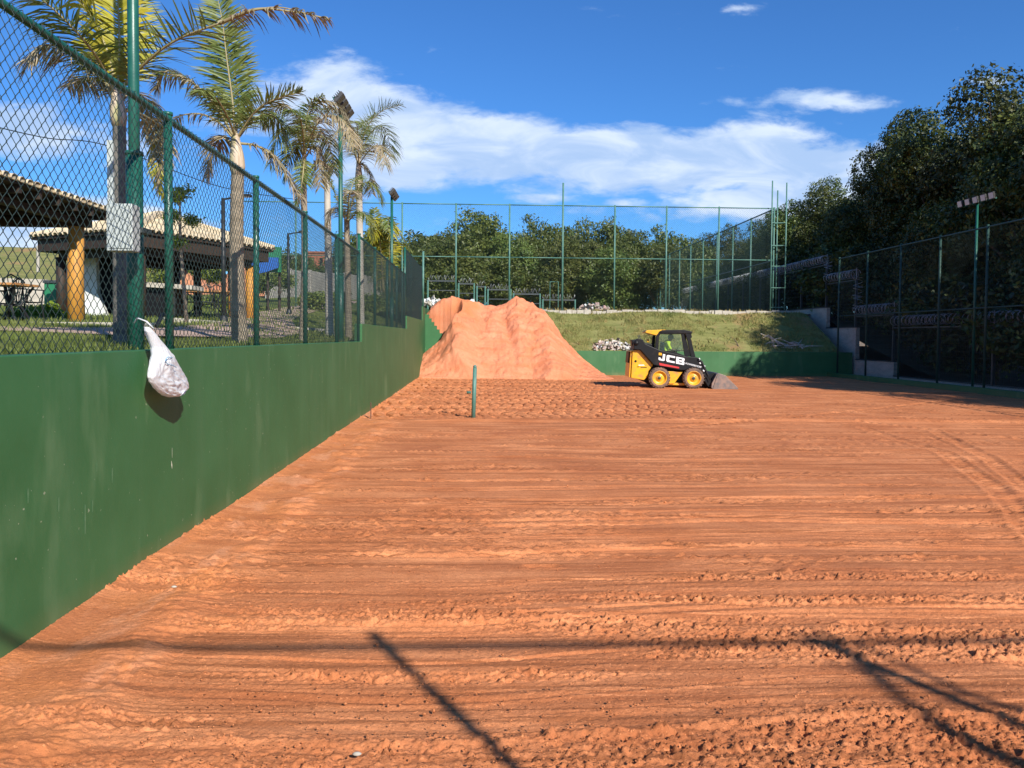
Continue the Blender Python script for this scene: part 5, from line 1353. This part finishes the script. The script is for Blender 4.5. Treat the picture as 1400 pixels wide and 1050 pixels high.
t = thing('fire_extinguisher', onY(95, 432, 23.9), 'small red extinguisher on the white pillar', 'extinguisher')
a = onY(95, 420, 23.85)
MB().lathe([(0, -.25), (.10, -.25), (.10, .12), (.05, .2), (0, .2)], a, 12).build('cylinder', M['redpot'], t, smooth=True)
MB().lathe([(.05, .2), (.06, .3), (0, .32)], a, 8).build('valve', M['black'], t)
t = thing('bar_counter', onY(230, 432, 22.5), 'dark bar counter with pale top under the far gazebo', 'counter')
prismY([(196, 432), (196, 392), (240, 392), (240, 432)], 22.5, 23.2).build('counter_body', M['black'], t)
prismY([(190, 392), (190, 385), (262, 390), (262, 396)], 22.3, 23.3).build('counter_top', M['slab'], t, bevel=.01)
prismY([(232, 432), (232, 396), (238, 396), (238, 432)], 22.4, 22.49).build('panel', M['dark_steel'], t)
def tableset(px, pyt, pyb, Y, wpx, label, group=None):
    a = onY(px, pyt, Y); zb = onY(px, pyb, Y).z; w_ = wpx/1100*Y/2
    t = thing('iron_table', (a.x, Y, zb), label, 'table', group)
    for q in range(4): MB().box(a.x-w_, a.x+w_, Y-.4+q*.2+.01, Y-.4+q*.2+.19, a.z-.04, a.z).build('slat', M['tabletop'], t)
    for sx in (-1, 1):
        for sy in (-1, 1):
            MB().tube([(a.x+sx*w_*.8, Y+sy*.3, a.z-.04), (a.x+sx*w_*.3, Y+sy*.15, (a.z+zb)/2), (a.x+sx*w_*.85, Y+sy*.3, zb)], .022, 6).build('leg', M['iron'], t)
    MB().tube([(a.x-w_*.35, Y, (a.z+zb)/2), (a.x+w_*.35, Y, (a.z+zb)/2)], .02, 6).build('stretcher', M['iron'], t)
def chair(px, pyb, Y, label, s=1., rz=0, group='iron garden chairs'):
    b_ = onY(px, pyb, Y); t = thing('iron_chair', b_, label, 'chair', group)
    c, s_ = math.cos(rz), math.sin(rz)
    def R2(x, y, z): return (b_.x+(x*c-y*s_)*s, b_.y+(x*s_+y*c)*s, b_.z+z*s)
    for sx in (-.2, .2):
        for sy in (-.2, .2): MB().tube([R2(sx*1.2, sy*1.2, 0), R2(sx, sy, .45)], .014, 5).build('leg', M['iron'], t)
        MB().tube([R2(sx, -.2, .45), R2(sx, -.25, .7), R2(sx*1.1, .1, .72), R2(sx, .15, .45)], .016, 5).build('arm', M['tabletop' if s > 1.1 else 'iron'], t)
    b = MB()
    for q in range(4): b.bar(R2(-.2, -.18+q*.12, .46), R2(.2, -.18+q*.12, .46), .09, .02)
    b.build('seat', M['iron'], t)
    b = MB(); b.tube([R2(-.2, .2, .45), R2(-.22, .28, .9), R2(0, .3, 1.0), R2(.22, .28, .9), R2(.2, .2, .45)], .016, 5)
    for q in (-.1, 0, .1): b.tube([R2(q, .22, .46), R2(q, .29, .97)], .009, 4)
    b.build('backrest', M['iron'], t)
tableset(14, 388, 447, 15.2, 46, 'iron-legged table with orange wooden top at the far left')
chair(34, 446, 15.9, 'iron armchair right of the table at the far left', 1.0, 1.3)
chair(6, 447, 15.6, 'iron chair behind the table at the far left edge', .95, -.6)
tableset(285, 398, 434, 24.0, 62, 'pale-topped table between the posts of the far gazebo')
for i, (px, lb) in enumerate(((262, 'iron chair left of the table under the far gazebo'), (283, 'iron chair at the middle of the table under the far gazebo'), (303, 'iron chair nearest the yellow log post of the far gazebo'))):
    chair(px, 434, 23.4, lb, .95, .4*i)
t = thing('park_kerb', (-10, 14.2, 1.8), 'pale kerb edging the lawn in front of the gazebos', 'kerb')
MB().box(-16, -5.6, 14.05, 14.2, 1.6, 1.90).build('kerb', M['slab'], t, bevel=.01)
MB().bar((-7.4, 19.2, pz(-7.4, 19.2)+.04), (-3.9, 21.5, pz(-3.9, 21.5)+.02), .2, .14).build('kerb', M['slab'], t, bevel=.01)

# ------------------------------------------------------------------ park lamps
def park_lamp(px, pyb, pyt, Y, label, arm=1):
    b_ = onY(px+1, pyb, Y); a = onY(px, pyt, Y)
    t = thing('park_lamp', b_, label, 'street lamp', 'black park lamps')
    MB().tube([(b_.x, Y, b_.z-.1), (a.x, Y, a.z)], [.06, .045], 10).build('pole', M['iron'], t, smooth=True)
    MB().lathe([(.11, 0), (.10, .12), (.055, .18)], b_, 10).build('base', M['iron'], t, smooth=True)
    MB().tube([(a.x, Y, a.z-.03), (a.x+.25*arm, Y, a.z+.02), (a.x+.5*arm, Y, a.z+.04)], .025, 6).build('arm', M['iron'], t)
    h = MB().box(a.x+.42*arm, a.x+.68*arm, Y-.1, Y+.1, a.z+.045, a.z+.10).build('lamp_head', M['iron'], t, bevel=.01)
    MB().box(a.x+.45*arm, a.x+.65*arm, Y-.08, Y+.08, a.z+.036, a.z+.044).build('glass', M['lens'], h)
park_lamp(305, 441, 271, 20, 'taller black park lamp left of the second palm')
park_lamp(394, 429, 319, 31, 'smaller black park lamp left of the third palm')

# ------------------------------------------------------------------ far left background
A0, B0 = onY(366, 416, 52), onY(560, 413, 78)
t = thing('pale_wall', A0, 'long stained pale concrete wall behind the park', 'wall')
n = 9
for i in range(n):
    a = A0.lerp(B0, i/n); b_ = A0.lerp(B0, (i+1)/n-.003); hh = 2.25
    m_ = (a+b_)/2; MB().bar((a.x, a.y, m_.z+hh/2-.4), (b_.x, b_.y, m_.z+hh/2-.4), .15, hh+.8).build('wall_panel', M['conc_far'], t)
    MB().box(a.x-.12, a.x+.12, a.y-.22, a.y-.05, m_.z-.8, m_.z+hh+.05).build('pillar', M['conc_far'], t)
def mound(name, px, py, pyb, Y, wpx, m, label, cat, seed=0, squash=1):
    a = onY(px, py, Y); b_ = onY(px, pyb, Y); h = a.z-b_.z; w_ = wpx/1100*Y/2
    nx = 36; X, YY = np.meshgrid(np.linspace(-1, 1, nx), np.linspace(-1, 1, nx)); r = np.sqrt(X**2+YY**2)
    p = np.c_[X.ravel()*2.2, YY.ravel()*2.2]; Z = h*np.clip(1-r, 0, 1)**.75*(0.75+.6*(fbmn(p+seed, 4, seed).reshape(X.shape)-.3))-.05
    idx = np.arange(nx*nx).reshape(nx, nx); f = np.stack([idx[:-1, :-1], idx[:-1, 1:], idx[1:, 1:], idx[1:, :-1]], -1).reshape(-1, 4)
    return link(name, mesh_np(name, np.c_[(X*w_+b_.x).ravel(), (YY*w_*squash+Y).ravel(), (Z+b_.z).ravel()], f, True), m, label=label, cat=cat)
mound('earth_mound', 440, 366, 396, 85, 100, M['earth'], 'orange earth mound beyond the pale wall', 'earth mound', 3)
mound('earth_mound', 345, 335, 410, 58, 130, M['earth'], 'reddish bank of earth behind the far gazebo', 'earth mound', 5)
mound('earth_mound', 235, 330, 412, 56, 150, M['earth'], 'reddish bank of earth seen beneath the far gazebo roof', 'earth mound', 8)
def house(px, pyt, pyb, Y, wpx, label, m):
    a, b_ = onY(px, pyt, Y), onY(px, pyb, Y); w_ = wpx/1100*Y; h = a.z-b_.z
    t = thing('house', b_, label, 'house')
    MB().box(a.x-w_/2, a.x+w_/2, Y, Y+w_*.8, b_.z-1.5, a.z).build('wall', m, t)
    MB().box(a.x-w_/2-.2, a.x+w_/2+.2, Y-.2, Y+w_*.8+.2, a.z+.003, a.z+.28).build('roof', M['brickred'], t)
    for q in (-.25, .25):
        f_ = MB().box(a.x+q*w_-w_*.09, a.x+q*w_+w_*.09, Y-.05, Y-.003, b_.z+h*.35, b_.z+h*.75).build('window', M['black'], t)
        MB().box(a.x+q*w_-w_*.11, a.x+q*w_+w_*.11, Y-.10, Y-.01, b_.z+h*.29, b_.z+h*.34).build('sill', M['slab'], f_)
house(433, 346, 372, 140, 24, 'small red brick house above the orange mound', M['brickred'])
house(458, 354, 374, 150, 18, 'small pale house right of the brick house', M['slab'])
house(408, 350, 368, 160, 22, 'small white house left of the brick house', M['white'])
t = thing('play_hut', onY(362, 385, 34), 'green and blue painted hut behind the right end of the far gazebo', 'hut')
prismY([(364, 372), (364, 336), (384, 338), (384, 372)], 34, 34.15).build('green_board', M['green_panel'], t)
prismY([(342, 376), (342, 352), (380, 352), (380, 366), (363, 372)], 33.7, 33.85).build('blue_board', M['rail_blue'], t)
for px in (344, 366, 382): MB().tube([onY(px, 430, 34.3), onY(px, 350, 34.3)], .06, 6).build('post', M['darkwood'], t)
t = thing('tan_wall', onY(30, 425, 30), 'low tan wall below the grass hill at the far left', 'wall')
prismY([(-60, 432), (-60, 378), (62, 382), (62, 432)], 30, 30.2).build('wall', M['block'], t)
for px, pyt, pyb, lb in ((52, 336, 372, 'pale concrete post on the grass hill at the far left'),):
    t = thing('boundary_post', onY(px, pyb, 33), lb, 'post'); MB().tube([onY(px, pyb, 33), onY(px, pyt, 33)], .06, 6).build('post', M['slab'], t)
# power cable over the park
P_ = [onY(-60, 160, 30), onY(60, 188, 33), onY(150, 200, 36), onY(300, 255, 42), onY(420, 275, 48)]
o = MB().tube(catmull(P_, 30), .02, 4).build('power_cable', M['iron'], label='thin dark cable sagging across the sky behind the near mesh', cat='cable')

# ------------------------------------------------------------------ rubble, branches, bags
def rubble(name, px0, px1, pyt, pyb, Y, n, label, cat, size=(.05, .16), mats=None, seed=0, depth=.8):
    rs = random.Random(seed); a, b_ = onY(px0, pyb, Y), onY(px1, pyb, Y); top = onY((px0+px1)/2, pyt, Y).z
    t = thing(name, ((a.x+b_.x)/2, Y, a.z), label, cat)
    for i in range(n):
        u = rs.random(); x = a.x+(b_.x-a.x)*u; env = math.sin(math.pi*min(.97, max(.03, u)))**.5
        dy = rs.uniform(-depth, depth); z = a.z+(top-a.z)*env*rs.random()*(1-abs(dy)/depth*.6)
        if a.z < 2.5: z += max(0, dy)*.4
        s = rs.uniform(*size); b = MB(); R_ = Matrix.Rotation(rs.uniform(0, 6.28), 3, Vector((rs.random(), rs.random(), rs.random()+.1)).normalized())
        ax, ay, az = R_ @ Vector((1, 0, 0)), R_ @ Vector((0, 1, 0)), R_ @ Vector((0, 0, 1))
        b.obox((x, Y+dy, z+.02), ax, ay, az, s*rs.uniform(.7, 1.2), s*rs.uniform(.4, .8), s*rs.uniform(.15, .5))
        b.v = [tuple(Vector(v)+Vector((rs.uniform(-1, 1), rs.uniform(-1, 1), rs.uniform(-1, 1)))*s*.15) for v in b.v]
        b.build('brick_piece', rs.choice(mats or [M['rubble_a'], M['rubble_a'], M['rubble_a'], M['rubble_b'], M['slab'], M['white']]), t)
rubble('rubble_heap', 811, 864, 463, 479, 36.6, 260, 'heap of broken bricks and debris on the bank left of the loader', 'rubble', seed=1, depth=.4, size=(.03, .10))
rubble('rubble_heap', 790, 831, 414, 424, 41.6, 50, 'small pile of pale debris at the top of the bank', 'rubble', seed=2, size=(.04, .13))
rubble('rubble_heap', 580, 602, 407, 417, 40.3, 26, 'white rubble behind the left peak of the sand heap', 'rubble', seed=3, size=(.1, .22), mats=[M['slab'], M['white']], depth=.3)
rubble('rubble_heap', 634, 648, 411, 419, 40.3, 10, 'white lumps in the saddle of the sand heap', 'rubble', seed=4, size=(.1, .2), mats=[M['white']], depth=.2)
t = thing('branch_pile', onY(1072, 480, 36.8), 'tangle of dead grey branches on the bank right of the loader', 'branches')
rs = random.Random(8)
for i in range(54):
    px = rs.gauss(1073, 17); a = onY(px, rs.uniform(470, 481), 36.7+rs.uniform(-.3, .5)); ang = rs.uniform(-.5, 3.6); l = rs.uniform(.3, .95)
    d = Vector((math.cos(ang), rs.uniform(-.5, .5), abs(math.sin(ang))*.45)); p1 = a+d*l*.5+Vector((0, 0, rs.uniform(-.05, .1))); p2 = a+d*l
    MB().tube([a, p1, p2], [.026*rs.uniform(.5, 1.3), .02, .008], 5).build('branch', M['deadwood'], t)
for pts_ in (((1083, 478), (1062, 466), (1040, 456)), ((1064, 470), (1056, 462), (1050, 458), (1043, 462)), ((1088, 478), (1096, 472), (1105, 478))):
    MB().tube([onY(x, y, 36.6) for x, y in pts_], [.035-.02*q/(len(pts_)-1) for q in range(len(pts_))], 6).build('branch', M['deadwood'], t)
t = thing('dead_stick', onY(1013, 481, 36.6), 'thin dark stick standing in the grass bank right of the loader', 'stick')
MB().tube([onY(1013, 481, 36.5), onY(1008, 470, 36.9), onY(1003, 462, 37.0)], [.03, .025, .012], 6).build('stick', M['trunk'], t)
for px, py, lb in ((488, 1032, 'small pale pebble at the bottom of the picture, left of centre'), (238, 803, 'tiny white pebble in the clay by the green wall')):
    c = onZ(px, py, .02); v = []
    b = MB().lathe([(0, -.01), (.018, 0), (.022, .008), (.012, .018), (0, .02)], c, 9); b.v = [(c.x+(x-c.x)*.9, c.y+(y-c.y)*.5, c.z+(z-c.z)*.6) for x, y, z in b.v]
    b.build('pebble', M['slab'], label=lb, cat='pebble', smooth=True)

# ------------------------------------------------------------------ grass
def blades(name, n, xr, yr, zf, h, m, label, seed, dens=None):
    r = np.random.default_rng(seed); x = r.uniform(*xr, n); y = r.uniform(*yr, n)
    if dens: k_ = dens(x, y); x, y = x[k_], y[k_]
    z = zf(x, y); n = len(x); a = r.uniform(0, 6.28, n); hh = h*r.uniform(.4, 1.2, n); w_ = hh*.22
    tx_, ty_ = r.normal(size=n)*hh*.45, r.normal(size=n)*hh*.45
    V = np.stack([np.c_[x-np.cos(a)*w_, y-np.sin(a)*w_, z-.02], np.c_[x+np.cos(a)*w_, y+np.sin(a)*w_, z-.02], np.c_[x+tx_, y+ty_, z+hh]], 1).reshape(-1, 3)
    return link(name, mesh_np(name, V, np.arange(3*n).reshape(-1, 3)), m, label=label, kind='stuff')
M['blade'] = mat('grass_blade', (.24, .27, .075), .7, c2=(.38, .33, .12), scale=.7, trans=.3, c3=(.11, .15, .03), scale3=1.6)
M['blade_g'] = mat('lawn_blade', (.13, .18, .03), .7, c2=(.2, .22, .06), scale=.9, trans=.3)
heap_free = lambda x, y: pile_h(x, y) < bank_z(x, y)-.05
blades('bank_grass', 60000, (-2.4, 16.4), (36.2, 40.9), lambda x, y: bank_z(x, y), .085, M['blade'], 'short patchy grass covering the bank', 1, lambda x, y: heap_free(x, y) & (fbmn(np.c_[x, y]*1.3, 3, 5) > .40))
blades('bank_weeds', 5000, (-1, 16.2), (36.3, 40.9), lambda x, y: bank_z(x, y), .17, M['straw'], 'taller dry tufts scattered over the bank', 6, lambda x, y: heap_free(x, y) & (fbmn(np.c_[x, y]*2.0, 3, 15) > .60))
blades('crest_weeds', 900, (2, 15), (40.5, 41.3), lambda x, y: bank_z(x, y)*1.0, .22, M['straw'], 'dry weeds along the crest of the bank', 2)
blades('lawn_blades', 45000, (-9, -2.62), (3.2, 14), park_z, .06, M['blade_g'], 'short lawn grass behind the side fence', 3, lambda x, y: ~((np.abs(x+4.6) < .9) & (y > 9.5)))
blades('lawn_blades', 30000, (-16, -2.62), (14, 40), park_z, .09, M['blade_g'], 'lawn grass around the gazebos', 4)
